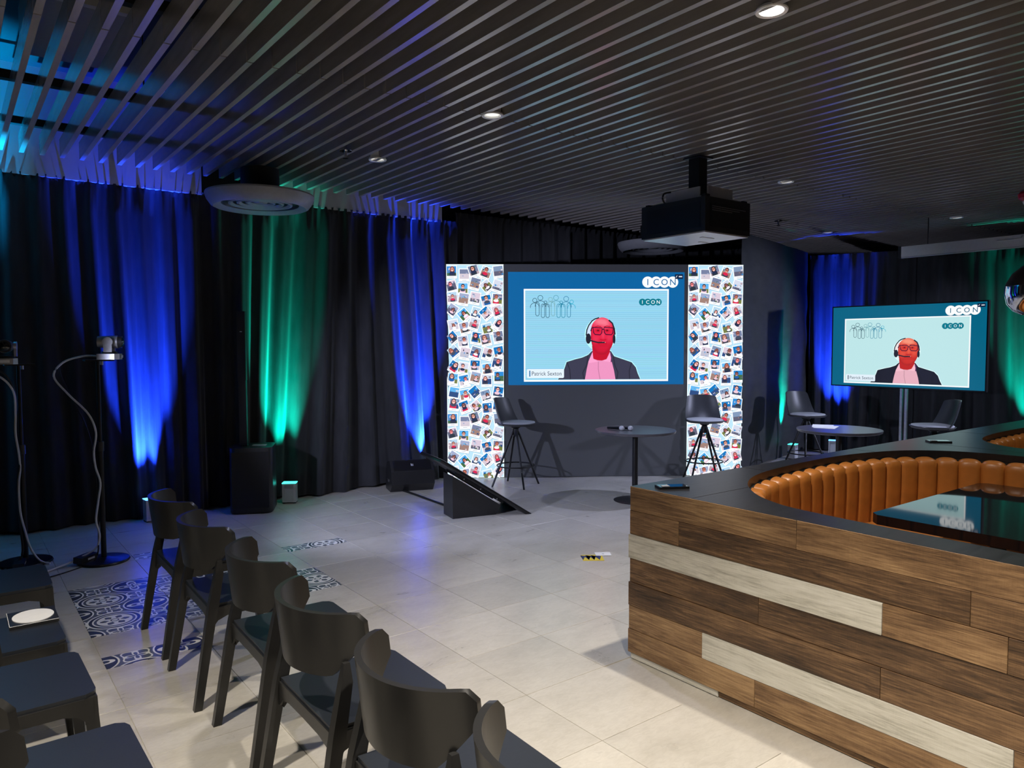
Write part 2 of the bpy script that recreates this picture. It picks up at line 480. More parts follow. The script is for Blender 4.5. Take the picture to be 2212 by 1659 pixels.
YC = 7.62
G = 'black drapes hung round the stage'
curtain('drape', 'black pleated drape behind the two camera stands, lit by a blue streak', [(-2.2, YC), (2.0, YC)], 0.015, 3.10, 0.21, 0.055, M_cloth, 3, lean=0.12, group=G)
curtain('drape', 'black pleated drape with green and blue streaks, behind column speaker and floor monitor', [(2.0, YC), (4.95, YC-0.02)], 0.015, 3.10, 0.24, 0.06, M_cloth, 5, lean=0.2, group=G)
curtain('drape', 'unlit black drape above and behind the video wall', [(4.95, YC), (11.0, YC)], 0.015, 3.22, 0.3, 0.04, M_cloth, 9, group=G)
curtain('drape', 'flat creased black drape right of video wall with a green streak', [(7.84, 5.60), (10.43, 6.28)], 0.015, 3.0, 1.3, 0.02, M_cloth2, 11, ruffle=False, group=G, creases=0.012)
curtain('drape', 'pleated drape with a deep blue streak left of the television', [(10.45, 6.25), (11.0, 4.95)], 0.015, 2.95, 0.17, 0.05, M_cloth, 13, lean=0.1, group=G)
curtain('drape', 'pleated drape behind television with green glow at right picture edge', [(11.0, 4.95), (11.75, 2.6)], 0.015, 2.95, 0.22, 0.05, M_cloth, 17, lean=0.1, group=G)

# ------------------------------------------------------------------ screen pictures
class Pic:
    """flat picture built from coloured shapes; u to the right, v down, 0..1, one tiny layer step per shape"""
    def __init__(s, W, H): s.W = W; s.H = H; s.V = []; s.F = []; s.C = []; s.z = 0
    def poly(s, pts, col):
        b = len(s.V); s.z += 0.00004
        s.V += [(p[0]*s.W, p[1]*s.H, s.z) for p in pts]; s.F.append(list(range(b, b+len(pts)))); s.C.append(lin(col))
    def rect(s, u0, v0, u1, v1, col): s.poly([(u0, v0), (u1, v0), (u1, v1), (u0, v1)], col)
    def disc(s, u, v, r, col, n=28, ry=None):
        k = s.W/s.H; ry = r*k if ry is None else ry
        s.poly([(u+r*math.cos(2*PI*i/n), v+ry*math.sin(2*PI*i/n)) for i in range(n)], col)
    def blob(s, pts, fn, to, nr=16):
        """outline filled with small cells, each coloured by fn(x, y, radius_fraction)"""
        n = len(pts); cx = sum(p[0] for p in pts)/n; cy = sum(p[1] for p in pts)/n
        s.z += 0.00004; b0 = len(s.V)
        for k in range(nr+1):
            f = max(k/nr, .001)
            for p in pts:
                q = to(cx+(p[0]-cx)*f, cy+(p[1]-cy)*f); s.V.append((q[0]*s.W, q[1]*s.H, s.z))
        for k in range(nr):
            for i in range(n):
                j = (i+1) % n; f = (k+.5)/nr
                mx = cx+((pts[i][0]+pts[j][0])/2-cx)*f; my = cy+((pts[i][1]+pts[j][1])/2-cy)*f
                s.F.append([b0+k*n+i, b0+k*n+j, b0+(k+1)*n+j, b0+(k+1)*n+i]); s.C.append(lin(tuple(min(255, max(0, c)) for c in fn(mx, my, f))))
    def stroke(s, pts, wd, col, closed=False):
        k = s.W/s.H; n = len(pts); q = [Vector((p[0], p[1]/k)) for p in pts]; A = []; B = []
        for i in range(n):
            a = q[(i-1) % n] if (closed or i) else q[i]; b = q[(i+1) % n] if (closed or i < n-1) else q[i]
            d = (b-a).normalized(); m_ = Vector((-d.y, d.x))*wd/2
            A.append(q[i]+m_); B.append(q[i]-m_)
        s.z += 0.00004; b0 = len(s.V); s.V += [(p.x*s.W, p.y*k*s.H, s.z) for p in A+B]
        for i in range(n if closed else n-1):
            j = (i+1) % n; s.F.append([b0+i, b0+j, b0+n+j, b0+n+i]); s.C.append(lin(col))
    def text(s, body, u, v, h, col, center=False, bold=0.0, width=None):
        c = bpy.data.curves.new('t', 'FONT'); c.body = body; c.size = 1.0; c.offset = bold; c.resolution_u = 3
        o = bpy.data.objects.new('t', c); COL.objects.link(o)
        me = bpy.data.meshes.new_from_object(o.evaluated_get(bpy.context.evaluated_depsgraph_get()))
        xs = [q.co.x for q in me.vertices]; off = -(min(xs)+max(xs))/2 if center else -min(xs)
        ys = [q.co.y for q in me.vertices]; oy = -(min(ys)+max(ys))/2 if center else 0
        k = s.W/s.H; s.z += 0.00004; b0 = len(s.V)
        kx = width/(max(xs)-min(xs)) if width else h/k
        s.V += [((u+(q.co.x+off)*kx)*s.W, (v-(q.co.y+oy)*h)*s.H, s.z) for q in me.vertices]
        for p in me.polygons: s.F.append([b0+i for i in p.vertices]); s.C.append(lin(col))
        bpy.data.objects.remove(o); bpy.data.curves.remove(c); bpy.data.meshes.remove(me)
    def build(s, name, m, parent):
        """local frame: x right, z up from the top-left corner, picture faces -y"""
        me = bpy.data.meshes.new(name)
        me.from_pydata([(x, -z, -y) for x, y, z in s.V], [], s.F); me.update()
        a = me.color_attributes.new('picture', 'FLOAT_COLOR', 'CORNER')
        cols = []
        for p, c in zip(me.polygons, s.C): cols += [*c, 1.0]*p.loop_total
        a.data.foreach_set('color', cols)
        me.materials.append(m)
        o = link(name, me, parent); return o

def arc(cx, cy, rx, ry, a0, a1, n=14):
    return [(cx+rx*math.cos(math.radians(a0+(a1-a0)*i/n)), cy+ry*math.sin(math.radians(a0+(a1-a0)*i/n))) for i in range(n+1)]

def conference(W, H, border, inner, dim):
    p = Pic(W, H)
    def q(x, y): return ((x-90)/2015.0, (y-80)/1300.0)
    def Q(pts): return [q(*a) for a in pts]
    p.rect(0, 0, 1, 1, border)
    p.rect(.088, .149, .911, .970, (250, 252, 252)); p.rect(.096, .163, .903, .955, inner)
    if not dim:   # faint scan rows of the video wall
        rr = random.Random(2)
        for i in range(46):
            v = .166+i*.0171; c = tuple(max(0, int(k-rr.uniform(4, 16))) for k in inner)
            p.rect(.097, v, .902, v+.0075, c)
    # row of line people
    lines = [(20, 60, 80), (20, 70, 90), (25, 80, 100), (120, 170, 175), (80, 150, 170), (0, 130, 160), (0, 110, 150), (0, 170, 200)]
    heads = [(392, 405, 24), (455, 376, 28), (513, 427, 16), (570, 393, 23), (633, 375, 28), (692, 427, 16), (749, 387, 28), (811, 422, 21)]
    for (x, y, r), c in zip(heads, lines):
        p.stroke(Q(arc(x, y, r, r*0.98, 0, 345, 22)), 0.0026, c, True)
        ww = r*2.05
        p.stroke(Q([(x-ww, y+r*3.6)]+arc(x, y+r*3.1, ww, r*1.9, 180, 360, 14)+[(x+ww, y+r*3.6)]), 0.0026, c)
    for x, y0, y1, c in ((422, 450, 560, 0), (485, 470, 580, 1), (538, 470, 580, 1), (600, 440, 560, 3), (663, 470, 580, 5), (716, 470, 580, 5), (780, 460, 575, 6)):
        p.stroke(Q(arc(x, y0, 20, 24, 180, 360, 8)+arc(x, y1, 20, 24, 0, 180, 8)), 0.0026, lines[c], True)
    # logos
    for i, ch in enumerate('ICON'):
        p.disc(.790+.0475*i, .088, .0315, (250, 252, 252))
    for i, ch in enumerate('ICON'): p.text(ch, .790+.0478*i, .088, .078, border, True, 0.004)
    for i in range(4): p.disc(.760+.0303*i, .265, .0195, (0, 120, 140))
    for i, ch in enumerate('ICON'): p.text(ch, .760+.0303*i, .265, .045, (250, 252, 252), True, 0.006)
    p.rect(.945, .018, .991, .060, (8, 30, 62)); p.stroke([(.951, .047), (.958, .030)], .003, (230, 235, 240)); p.rect(.967, .034, .986, .044, (225, 230, 240))
    # presenter
    jac = (58, 58, 78) if not dim else (24, 24, 38)
    halo = tuple(min(255, c+38) for c in inner)
    out = [(655, 1318), (725, 1205), (755, 1115), (850, 1085), (930, 1065), (1000, 1035), (1042, 990), (1262, 990), (1300, 1050), (1400, 1085), (1500, 1120), (1550, 1180), (1572, 1250), (1602, 1318)]
    p.poly(Q([(x+(x-1130)*.015, y-8 if y < 1310 else y) for x, y in out]), halo)
    p.poly(Q(arc(1143, 800, 182, 200, 0, 360, 30)[:-1]), halo)
    p.poly(Q(out), jac)
    for a_ in ([(1000, 1035), (985, 1150), (940, 1240), (955, 1318)], [(1290, 1050), (1310, 1160), (1345, 1240), (1330, 1318)], [(760, 1120), (790, 1200), (800, 1318)], [(1500, 1125), (1475, 1220), (1480, 1318)]): p.stroke(Q(a_), .006, tuple(int(c*.72) for c in jac))
    sh = (236, 148, 192) if not dim else (232, 176, 190)
    p.poly(Q([(965, 1318), (985, 1200), (1005, 1110), (1050, 1005), (1250, 1005), (1275, 1120), (1300, 1220), (1316, 1318)]), sh)
    skin = (228, 28, 66) if not dim else (226, 66, 44)
    dk = (196, 8, 40) if not dim else (190, 30, 22)
    hi = (246, 120, 140) if not dim else (248, 150, 120)
    p.poly(Q([(1045, 930), (1060, 1078), (1110, 1096), (1160, 1100), (1215, 1082), (1250, 1000), (1258, 920)]), dk)
    col = tuple(min(255, c+14) for c in sh)
    p.poly(Q([(1050, 1000), (1062, 1082), (1118, 1112), (1015, 1128), (1004, 1112)]), col)
    p.poly(Q([(1252, 1000), (1212, 1085), (1160, 1104), (1268, 1118)]), col)
    p.stroke(Q([(1118, 1112), (1118, 1200), (1138, 1318)]), .004, tuple(int(c*.82) for c in sh))
    p.stroke(Q([(1262, 1010), (1270, 1060), (1266, 1118)]), .006, (90, 40, 90))
    p.poly(Q([(1062, 660), (1000, 690), (985, 790), (1035, 800)]), (205, 222, 245) if not dim else (240, 226, 226))
    head = [(1130, 605), (1190, 605), (1248, 640), (1290, 715), (1300, 800), (1290, 880), (1262, 955), (1205, 1018), (1150, 1030), (1098, 1010), (1055, 950), (1036, 870), (1030, 790), (1040, 700), (1075, 640)]
    hd = [tuple(v)[:2] for v in smooth_pts([(a, b, 0) for a, b in head], 4, True)]
    def mixt(a, b, f): f = min(1, max(0, f)); return tuple(x+(y-x)*f for x, y in zip(a, b))
    def g2(x, y, cx, cy, sx, sy): return math.exp(-((x-cx)/sx)**2-((y-cy)/sy)**2)
    def facecol(x, y, r):
        c = mixt(skin, dk, (y-820)/260)
        c = mixt(c, hi, 1.05*g2(x, y, 1140, 650, 95, 55)+.45*g2(x, y, 1215, 690, 50, 60)+.35*g2(x, y, 1172, 800, 18, 60)+.22*g2(x, y, 1090, 850, 40, 35)+.25*g2(x, y, 1240, 850, 30, 40))
        c = mixt(c, dk, .55*g2(x, y, 1112, 755, 42, 22)+.55*g2(x, y, 1216, 755, 40, 22)+.6*g2(x, y, 1172, 862, 42, 12)+.55*g2(x, y, 1170, 925, 75, 18)+.5*g2(x, y, 1080, 960, 40, 50)+.4*g2(x, y, 1250, 930, 30, 60))
        return mixt(c, tuple(v*.75 for v in dk), .5*max(0, (r-.82)/.18)) if y > 700 else c
    p.blob(hd, facecol, q, 26)
    p.stroke(Q([(1136, 852), (1170, 866), (1208, 852)]), .004, dk)
    p.stroke(Q([(1112, 905), (1165, 893), (1215, 905)]), .008, dk)
    p.stroke(Q([(1135, 892), (1170, 884), (1198, 890)]), .004, (250, 190, 190))
    for x in (1112, 1216):
        p.poly(Q(arc(x, 752, 26, 13, 0, 360, 14)[:-1]), dk); p.poly(Q(arc(x+2, 752, 9, 9, 0, 360, 10)[:-1]), (70, 10, 30))
        p.stroke(Q([(x-36, 712), (x, 700), (x+36, 708)]), .005, dk)
    fr = (62, 8, 46)
    for x0, x1 in ((1058, 1160), (1182, 1288)):
        p.stroke(Q([(x0, 716), (x1, 722), (x1-4, 780), (x1-22, 802), (x0+22, 798), (x0+5, 776)]), .0055, fr, True)
    p.stroke(Q([(1160, 738), (1182, 738)]), .006, fr); p.stroke(Q([(1030, 760), (1040, 724), (1058, 718)]), .006, fr); p.stroke(Q([(1288, 726), (1306, 760)]), .006, fr)
    hs = (32, 30, 44)
    p.stroke(Q([(978, 810), (986, 745), (1008, 690), (1045, 640), (1080, 618), (1126, 604)]), .0065, hs)
    p.stroke(Q([(1236, 632), (1276, 668), (1300, 730), (1308, 800)]), .008, hs)
    p.poly(Q(arc(1003, 845, 30, 60, 0, 360, 20)[:-1]), hs); p.poly(Q(arc(1298, 850, 16, 55, 0, 360, 18)[:-1]), hs)
    p.stroke(Q([(980, 848), (1040, 872), (1110, 890), (1192, 890)]), .0075, hs)
    # name tag
    lab = (226, 240, 250)
    p.poly(Q(arc(315, 1210, 15, 15, 180, 270, 4)+arc(710, 1210, 15, 15, 270, 360, 4)+arc(710, 1285, 15, 15, 0, 90, 4)+arc(315, 1285, 15, 15, 90, 180, 4)), lab)
    p.rect(*q(328, 1213), *q(340, 1282), border if not dim else (50, 60, 80))
    p.text('Patrick Sexton', q(358, 0)[0], q(0, 1270)[1], .0520, (48, 64, 86), False, 0.0, 0.168)
    return p

def polaroids(W, H, seed):
    p = Pic(W, H); rnd = random.Random(seed)
    p.rect(0, 0, 1, 1, (236, 246, 250)); p.rect(.012, .003, .988, .997, (176, 214, 234))
    skins = [(214, 150, 130), (190, 110, 90), (228, 120, 120), (150, 90, 80), (235, 170, 160)]
    hair = [(40, 28, 34), (60, 36, 40), (26, 22, 30), (110, 60, 50)]
    tops = [(205, 30, 70), (240, 240, 245), (30, 40, 70), (60, 70, 90), (225, 190, 205), (20, 90, 160), (60, 60, 75), (230, 225, 235), (40, 50, 60)]
    skies = [(40, 130, 200), (90, 170, 225), (150, 160, 190), (170, 200, 220), (0, 110, 180), (200, 205, 220), (205, 190, 205), (110, 120, 150), (120, 140, 170)]+([(255, 130, 50)] if seed < 0 else [])
    grounds = [(90, 90, 110), (180, 180, 195), (110, 120, 60), (60, 100, 60), (150, 120, 110), (200, 190, 200), (40, 70, 120), (170, 150, 160)]
    rows = 11; k = 0
    cards = []
    for j in range(rows):
        for i in range(5):
            cards.append((i, j, rnd.uniform(-.02, .02), rnd.uniform(-.008, .008), rnd.uniform(-.36, .36) if rnd.random() < .75 else rnd.choice((-.7, .6)), rnd.random()*1e6))
    allc = [(i, j+rows*rep, dx, dy, a, sd) for rep in (0, 1) for (i, j, dx, dy, a, sd) in cards if j+rows*rep < 16]
    cw = 0.130; ch = 0.156
    for i, j, dx, dy, ang, sd in allc:
        r = random.Random(sd)
        cx = (0.105+0.1975*i+dx)*W; cy = (0.033+j*0.0625+dy+0.012*(i % 2))*H
        ca, sa = math.cos(ang), math.sin(ang)
        def T(x, y):
            X_ = min(max(cx+x*ca-y*sa, 0.002), W-0.002); Y_ = min(max(cy+x*sa+y*ca, 0.002), H-0.002)
            return (X_/W, Y_/H)
        def R(x0, y0, x1, y1, c): p.poly([T(x0, y0), T(x1, y0), T(x1, y1), T(x0, y1)], c)
        def D(x, y, rx, ry, c, n=9): p.poly([T(x+rx*math.cos(2*PI*a/n), y+ry*math.sin(2*PI*a/n)) for a in range(n)], c)
        R(-cw/2+.004, -ch/2+.005, cw/2+.004, ch/2+.005, (140, 168, 186))
        R(-cw/2, -ch/2, cw/2, ch/2, (250, 253, 255))
        x0, x1, y0, y1 = -cw/2+.009, cw/2-.009, -ch/2+.009, ch/2-.032
        hz = y0+(y1-y0)*r.uniform(.3, .75)
        R(x0, y0, x1, y1, r.choice(skies)); R(x0, hz, x1, y1, r.choice(grounds))
        for q in range(r.randint(4, 8)):
            a = r.uniform(x0, x1-.02); b = r.uniform(y0+.01, y1-.012)
            R(a, b, min(a+r.uniform(.008, .03), x1), min(b+r.uniform(.006, .022), y1), r.choice(grounds+skies+[(30, 30, 40), (235, 235, 240)]))
        m_ = r.random()
        if m_ < .82:
            px_ = r.uniform(-.018, .02); s_ = r.uniform(1.0, 1.6); hh = r.choice(hair); py = y1-.052*s_
            if r.random() < .5: D(px_, py+.006*s_, .021*s_, .030*s_, hh)
            R(px_-.024*s_, y1-.026*s_, px_+.024*s_, y1, r.choice(tops)); D(px_, y1-.024*s_, .022*s_, .012*s_, r.choice(tops))
            D(px_, py-.006*s_, .0165*s_, .019*s_, hh); D(px_, py+.001*s_, .0135*s_, .017*s_, r.choice(skins))
            R(px_-.011*s_, py-.004*s_, px_+.011*s_, py-.0005*s_, (70, 40, 50))
            R(px_-.006*s_, py+.009*s_, px_+.006*s_, py+.0115*s_, (250, 235, 235))
        R(-.026, ch/2-.019, .026, ch/2-.0145, (120, 130, 150))
    return p

# ------------------------------------------------------------------ video wall
LX, LY = 4.80, 7.595; LA = math.atan2(-2.058, 2.98); LW = 3.62; LH = 2.59
t = thing('video_wall', 'tall LED video wall showing a video call between two photo collage columns', 'video wall', (LX, LY, 0), LA)
bm = BM(); box(bm, 0, LW, 0.012, 0.10, 0, LH); obj('cabinet', bm, M_bezel, t, smooth=0)
pan = [(0, 0.689), (0.694, 2.932), (2.937, LW)]
for a, b in pan[1:2]:
    bm = BM(); box(bm, a, b, 0.0, 0.0115, 0.004, LH-0.002); obj('screen_panel', bm, M_ledoff, t, smooth=0)
for a, b in (pan[0], pan[2]):
    bm = BM(); box(bm, a, b, 0.0, 0.0115, 0.004, LH-0.002); o = obj('photo_column_panel', bm, M_bezel, t, smooth=0)
    pic = polaroids(b-a-0.002, LH-0.01, 21); q = pic.build('photo_collage', M_pic_photo, o); q.location = (a+0.001, -0.0012, LH-0.005)
pic = conference(2.15, 1.365, (0, 96, 158), (150, 212, 238), False)
q = pic.build('video_call_picture', M_pic_led, t); q.location = (0.742, -0.0012, 2.495)
for zz in (0.65, 1.3, 1.94):
    for xx in (0.0, LW):
        bm = BM(); box(bm, xx-0.012, xx+0.012, 0.03, 0.08, zz-0.03, zz+0.03); obj('latch', bm, M_metal, t)

# ------------------------------------------------------------------ television on a pole stand
t = thing('television', 'large flat television on a pole, showing the same video call', 'television', (9.474, 4.398, 0), -PI/2)
TW, TH = 1.879, 1.057; tz = 1.587
bm = BM(); box(bm, -TW/2, TW/2, 0.004, 0.055, tz-TH/2, tz+TH/2); obj('case', bm, M_bezel, t, bevel=0.006)
pic = conference(TW-0.03, TH-0.03, (0, 98, 130), (190, 230, 232), True)
q = pic.build('video_call_picture', M_pic_tv, t); q.location = (-TW/2+0.015, 0.0035, tz+TH/2-0.015)
bm = BM(); box(bm, -0.06, -0.03, 0.07, 0.10, 0.03, tz); box(bm, -0.0, 0.03, 0.07, 0.10, 0.03, tz); obj('pole', bm, M_steel, t)
bm = BM(); box(bm, -0.3, 0.3, 0.055, 0.07, tz-0.2, tz+0.2); obj('mount', bm, M_metal, t)
bm = BM(); box(bm, -0.35, 0.35, -0.25, 0.35, 0.0, 0.03); obj('foot_plate', bm, M_metal, t, bevel=0.008)

# ------------------------------------------------------------------ round tables
def round_table(label, loc):
    t = thing('round_table', label, 'table', loc, 0, 'round tables for the speakers')
    bm = BM(); lathe(bm, [(0, .71), (.395, .71), (.41, .716), (.415, .735), (.412, .74), (0, .74)], 64); obj('table_top', bm, M_tabletop, t)
    bm = BM(); cyl(bm, (0, 0, .012), (0, 0, .71), .03, n=28); obj('column', bm, M_metal, t)
    bm = BM(); lathe(bm, [(0, 0), (.215, 0), (.22, .006), (.2, .012), (.045, .02), (0, .02)], 48); obj('base_plate', bm, M_metal, t)
    return t
round_table('round dark pedestal table with two microphones, before the video wall', (5.64, 5.30, 0))
round_table('round dark pedestal table with papers, in front of the television', (7.33, 4.03, 0))
for x, y, a, lab in ((5.475, 5.33, 0.35, 'left of two grey-headed microphones lying on the stage table'), (5.545, 5.275, 0.05, 'right of two grey-headed microphones lying on the stage table')):
    t = thing('microphone', lab, 'microphone', (x, y, .740+.024), a-0.2, 'microphones on the stage table')
    bm = BM(); lathe(bm, [(0, -.026), (.014, -.022), (.023, -.008), (.0245, .004), (.022, .014), (.017, .026), (0, .026)], 20); xform(bm, Matrix.Rotation(PI/2, 4, 'X')@Matrix.Rotation(PI, 4, 'X')); obj('grille', bm, M_grey, t)
    bm = BM(); cyl(bm, (0, .02, 0), (0, .18, -.008), .018, .012, 16); obj('handle', bm, M_metal, t)
for x, y, a, lab, lz in ((7.42, 4.26, .5, 'upper white paper sheet on the round table by the television', .7425), (7.38, 4.20, .35, 'lower white paper sheet on the round table by the television', .7405)):
    bm = BM(); box(bm, -.148, .148, -.105, .105, 0, .0016); o = obj('paper_sheet', bm, M_paper, smooth=0, loc=(x, y, lz), rot=(0, 0, a)); tag(o, lab, 'paper', 'papers on the round table')

# ------------------------------------------------------------------ swivel bar stools
def bar_stool():
    t = thing('bar_stool', '', 'stool', (0, 0, 0), 0, 'swivel bar stools for the speakers')
    # seat dish, faces +x
    bm = BM(); n = 36
    def seat_out(a, s=1.0, dz=0.0):
        cx, cy = math.cos(a), math.sin(a); e = 2.6
        k = (abs(cx)**e+abs(cy)**e)**(-1/e)
        return (0.02+s*.215*k*cx, s*(.222-.012*cx)*k*cy)
    rings = []
    for s_, z in ((.0, .690), (.55, .690), (.9, .700), (1.0, .722), (.985, .728), (.9, .716), (.55, .712), (0, .712)):
        if s_ == 0: rings.append([bm.verts.new((.02, 0, z))])
        else: rings.append([bm.verts.new((*seat_out(2*PI*i/n, s_), z)) for i in range(n)])
    for A, B in zip(rings, rings[1:]):
        for i in range(n):
            j = (i+1) % n
            if len(A) == 1: bm.faces.new((A[0], B[j], B[i]))
            elif len(B) == 1: bm.faces.new((A[i], A[j], B[0]))
            else: bm.faces.new((A[i], A[j], B[j], B[i]))
    obj('seat', bm, M_shell, t, smooth=1.0)
    bm = BM(); rings = []
    for s_, z in ((.0, .713), (.86, .716), (.93, .728), (.9, .738), (.7, .744), (0, .744)):
        if s_ == 0: rings.append([bm.verts.new((.02, 0, z))])
        else: rings.append([bm.verts.new((*seat_out(2*PI*i/n, s_), z)) for i in range(n)])
    for A, B in zip(rings, rings[1:]):
        for i in range(n):
            j = (i+1) % n
            if len(A) == 1: bm.faces.new((A[0], B[j], B[i]))
            elif len(B) == 1: bm.faces.new((A[i], A[j], B[0]))
            else: bm.faces.new((A[i], A[j], B[j], B[i]))
    obj('cushion', bm, M_cushion, t, smooth=1.0)
    # back shell
    nu, nv = 20, 10; V = []; bm = BM()
    for lay in (0, 1):
        for k in range(nv+1):
            v = k/nv
            for i in range(nu+1):
                u = -1+2*i/nu
                hw = .212-.042*v**1.5
                z = .705+.305*v-(.018*abs(u)**4 if v > .9 else 0)
                x = -.165-.075*v+.085*abs(u)**2.2*(1-.25*v)-(.03*(1-v)**3 if 0 else 0)+.035*(1-v)**4
                V.append(bm.verts.new((x-(.012 if lay else 0), u*hw, z)))
    N_ = (nu+1)*(nv+1)
    for lay in (0, 1):
        for k in range(nv):
            for i in range(nu):
                a = lay*N_+k*(nu+1)+i; q = [V[a], V[a+1], V[a+nu+2], V[a+nu+1]]
                bm.faces.new(q if lay == 0 else q[::-1])
    def edge(a, b): bm.faces.new((V[a], V[b], V[b+N_], V[a+N_]))
    for i in range(nu): edge(i+1, i); edge(nv*(nu+1)+i, nv*(nu+1)+i+1)
    for k in range(nv): edge(k*(nu+1), (k+1)*(nu+1)); edge((k+1)*(nu+1)+nu, k*(nu+1)+nu)
    obj('backrest', bm, M_shell, t, smooth=0.9)
    bm = BM(); lathe(bm, [(0, .57), (.028, .57), (.034, .60), (.03, .655), (.055, .672), (.06, .69), (0, .69)], 24); obj('swivel_hub', bm, M_metal, t)
    for a in (45, 135, 225, 315):
        c, s_ = math.cos(math.radians(a)), math.sin(math.radians(a))
        bm = BM(); cyl(bm, (c*.02, s_*.02, .655), (c*.285, s_*.285, 0), .014, .011, 12); obj('leg', bm, M_metal, t)
    bm = BM(); tube(bm, [(.215*math.cos(2*PI*i/40), .215*math.sin(2*PI*i/40), .235) for i in range(41)], .008, 8, smooth=False); obj('foot_ring', bm, M_metal, t)
    return t
st = bar_stool()
def face(dx, dy): return math.atan2(dy, dx)
st.location = (5.17, 6.72, 0); st.rotation_euler = (0, 0, face(.45, -.89)); st['label'] = 'grey bar stool beside left photo column, its shadow on the video wall'
dup(st, (7.12, 5.58, 0), face(-.62, -.78), 'grey bar stool facing out in front of right photo column')
dup(st, (8.66, 5.20, 0), face(-.25, -.97), 'grey bar stool in front of the green streaked drape')
dup(st, (8.53, 3.61, 0), face(-.72, .70), 'grey bar stool seen sideways below the television, nearest the counter')

# ------------------------------------------------------------------ armless chairs
def dining_chair():
    t = thing('plastic_chair', '', 'chair', (0, 0, 0), 0)
    # curved back shell, faces +x
    nu, nv = 28, 8; V = []; bm = BM()
    for lay in (0, 1):
        for k in range(nv+1):
            v = k/nv
            for i in range(nu+1):
                u = -1+2*i/nu; a = u*1.18
                R = .272 - (.012 if lay == 0 else 0)
                y = R*math.sin(a)/math.sin(1.18)*.935
                x = -.150 + (.018 if lay == 0 else 0.0) + .168*((1-math.cos(a))/(1-math.cos(1.18)))**1.05
                au = abs(u)
                zt = .800-(.03*((au-.88)/.12)**3 if au > .88 else 0)
                zb = .590+.012*au if au < .62 else .597+.115*((au-.62)/.38)**1.1
                z = zb+(zt-zb)*v
                x -= .012*(z-.7)/.1
                V.append(bm.verts.new((x, y, z)))
    N_ = (nu+1)*(nv+1)
    for lay in (0, 1):
        for k in range(nv):
            for i in range(nu):
                a = lay*N_+k*(nu+1)+i; q = [V[a], V[a+1], V[a+nu+2], V[a+nu+1]]
                bm.faces.new(q if lay == 0 else q[::-1])
    def edge(a, b): bm.faces.new((V[a], V[b], V[b+N_], V[a+N_]))
    for i in range(nu): edge(i+1, i); edge(nv*(nu+1)+i, nv*(nu+1)+i+1)
    for k in range(nv): edge(k*(nu+1), (k+1)*(nu+1)); edge((k+1)*(nu+1)+nu, k*(nu+1)+nu)
    obj('backrest', bm, M_chair, t, smooth=0.9)
    # seat with slightly dished top
    bm = BM(); prism(bm, [(-.085, -.222), (.31, -.220), (.335, -.205), (.345, -.18), (.345, .18), (.335, .205), (.31, .220), (-.085, .222)], .436, .452)
    obj('seat', bm, M_chairseat, t, smooth=0.5, bevel=0.004)
    for s in (-1, 1):
        bm = BM(); rbar(bm, [(-.155, s*.258, 0, .017, .016), (-.090, s*.246, .38, .020, .018), (-.076, s*.244, .45, .022, .018), (-.046, s*.236, .595, .018, .016), (-.040, s*.228, .65, .010, .008)], 0, 0); obj('leg', bm, M_chair, t, smooth=0.4, bevel=0.005)
        bm = BM(); rbar(bm, [(.355, s*.232, 0, .016, .016), (.325, s*.205, .38, .021, .018), (.318, s*.198, .437, .026, .021)], 0, 0); obj('leg', bm, M_chair, t, smooth=0.4, bevel=0.005)
        bm = BM(); V2 = []
        for x, zl in ((-.080, .345), (-.052, .378), (-.01, .394), (.1, .396), (.24, .394), (.285, .382), (.315, .35)):
            yy = s*(.224-.012*(x+.08)/.4)
            V2.append([bm.verts.new((x, yy+sy*.013, z)) for sy, z in ((-1, zl), (1, zl), (1, .438), (-1, .438))])
        for A, B in zip(V2, V2[1:]):
            for j in range(4): bm.faces.new((A[j], A[(j+1) % 4], B[(j+1) % 4], B[j]))
        bm.faces.new(V2[0]); bm.faces.new(V2[-1][::-1]); obj('side_rail', bm, M_chair, t, smooth=0.4)
    for x, nm in ((.318, 'front_rail'), (-.078, 'rear_rail')):
        bm = BM(); V2 = []
        for y, zl in ((-.225, .350), (-.19, .382), (-.13, .394), (0, .396), (.13, .394), (.19, .382), (.225, .350)):
            V2.append([bm.verts.new((x+sx*.013, y, z)) for sx, z in ((-1, zl), (1, zl), (1, .438), (-1, .438))])
        for A, B in zip(V2, V2[1:]):
            for j in range(4): bm.faces.new((A[j], A[(j+1) % 4], B[(j+1) % 4], B[j]))
        bm.faces.new(V2[0]); bm.faces.new(V2[-1][::-1]); obj(nm, bm, M_chair, t, smooth=0.4)
    return t
ch = dining_chair()
GR = 'plastic chairs in the long row'; GL = 'plastic chairs at the left picture edge'
rows = [((1.004, 4.345), 'black plastic chair at the far end of the long row, nearest the drapes'),
        ((0.994, 3.667), 'second black plastic chair of the long row, counted from the drapes'),
        ((1.015, 2.968), 'third black plastic chair of the long row, counted from the drapes'),
        ((0.984, 2.310), 'fourth black plastic chair of the long row, counted from the drapes'),
        ((0.974, 1.680), 'fifth black plastic chair of the long row, large in the foreground'),
        ((0.983, 1.125), 'nearest black plastic chair of the long row, cut by the lower picture edge')]
lrow = [((0.035, 4.44), 'black plastic chair at left edge beside the camera stands, farthest of its row'),
        ((-0.005, 3.60), 'black plastic chair at left edge with a black pad on its seat'),
        ((0.02, 3.02), 'black plastic chair at left edge just nearer than the one with the pad'),
        ((0.07, 2.31), 'second nearest black plastic chair at left edge, seat fully in view'),
        ((0.075, 1.66), 'nearest black plastic chair, only its backrest in the lower left corner')]
ch.location = (*rows[0][0], 0); ch['label'] = rows[0][1]; ch['group'] = GR
rj = random.Random(4)
for (x, y), lab in rows[1:]: dup(ch, (x, y, 0), rj.uniform(-.03, .03), lab, GR)
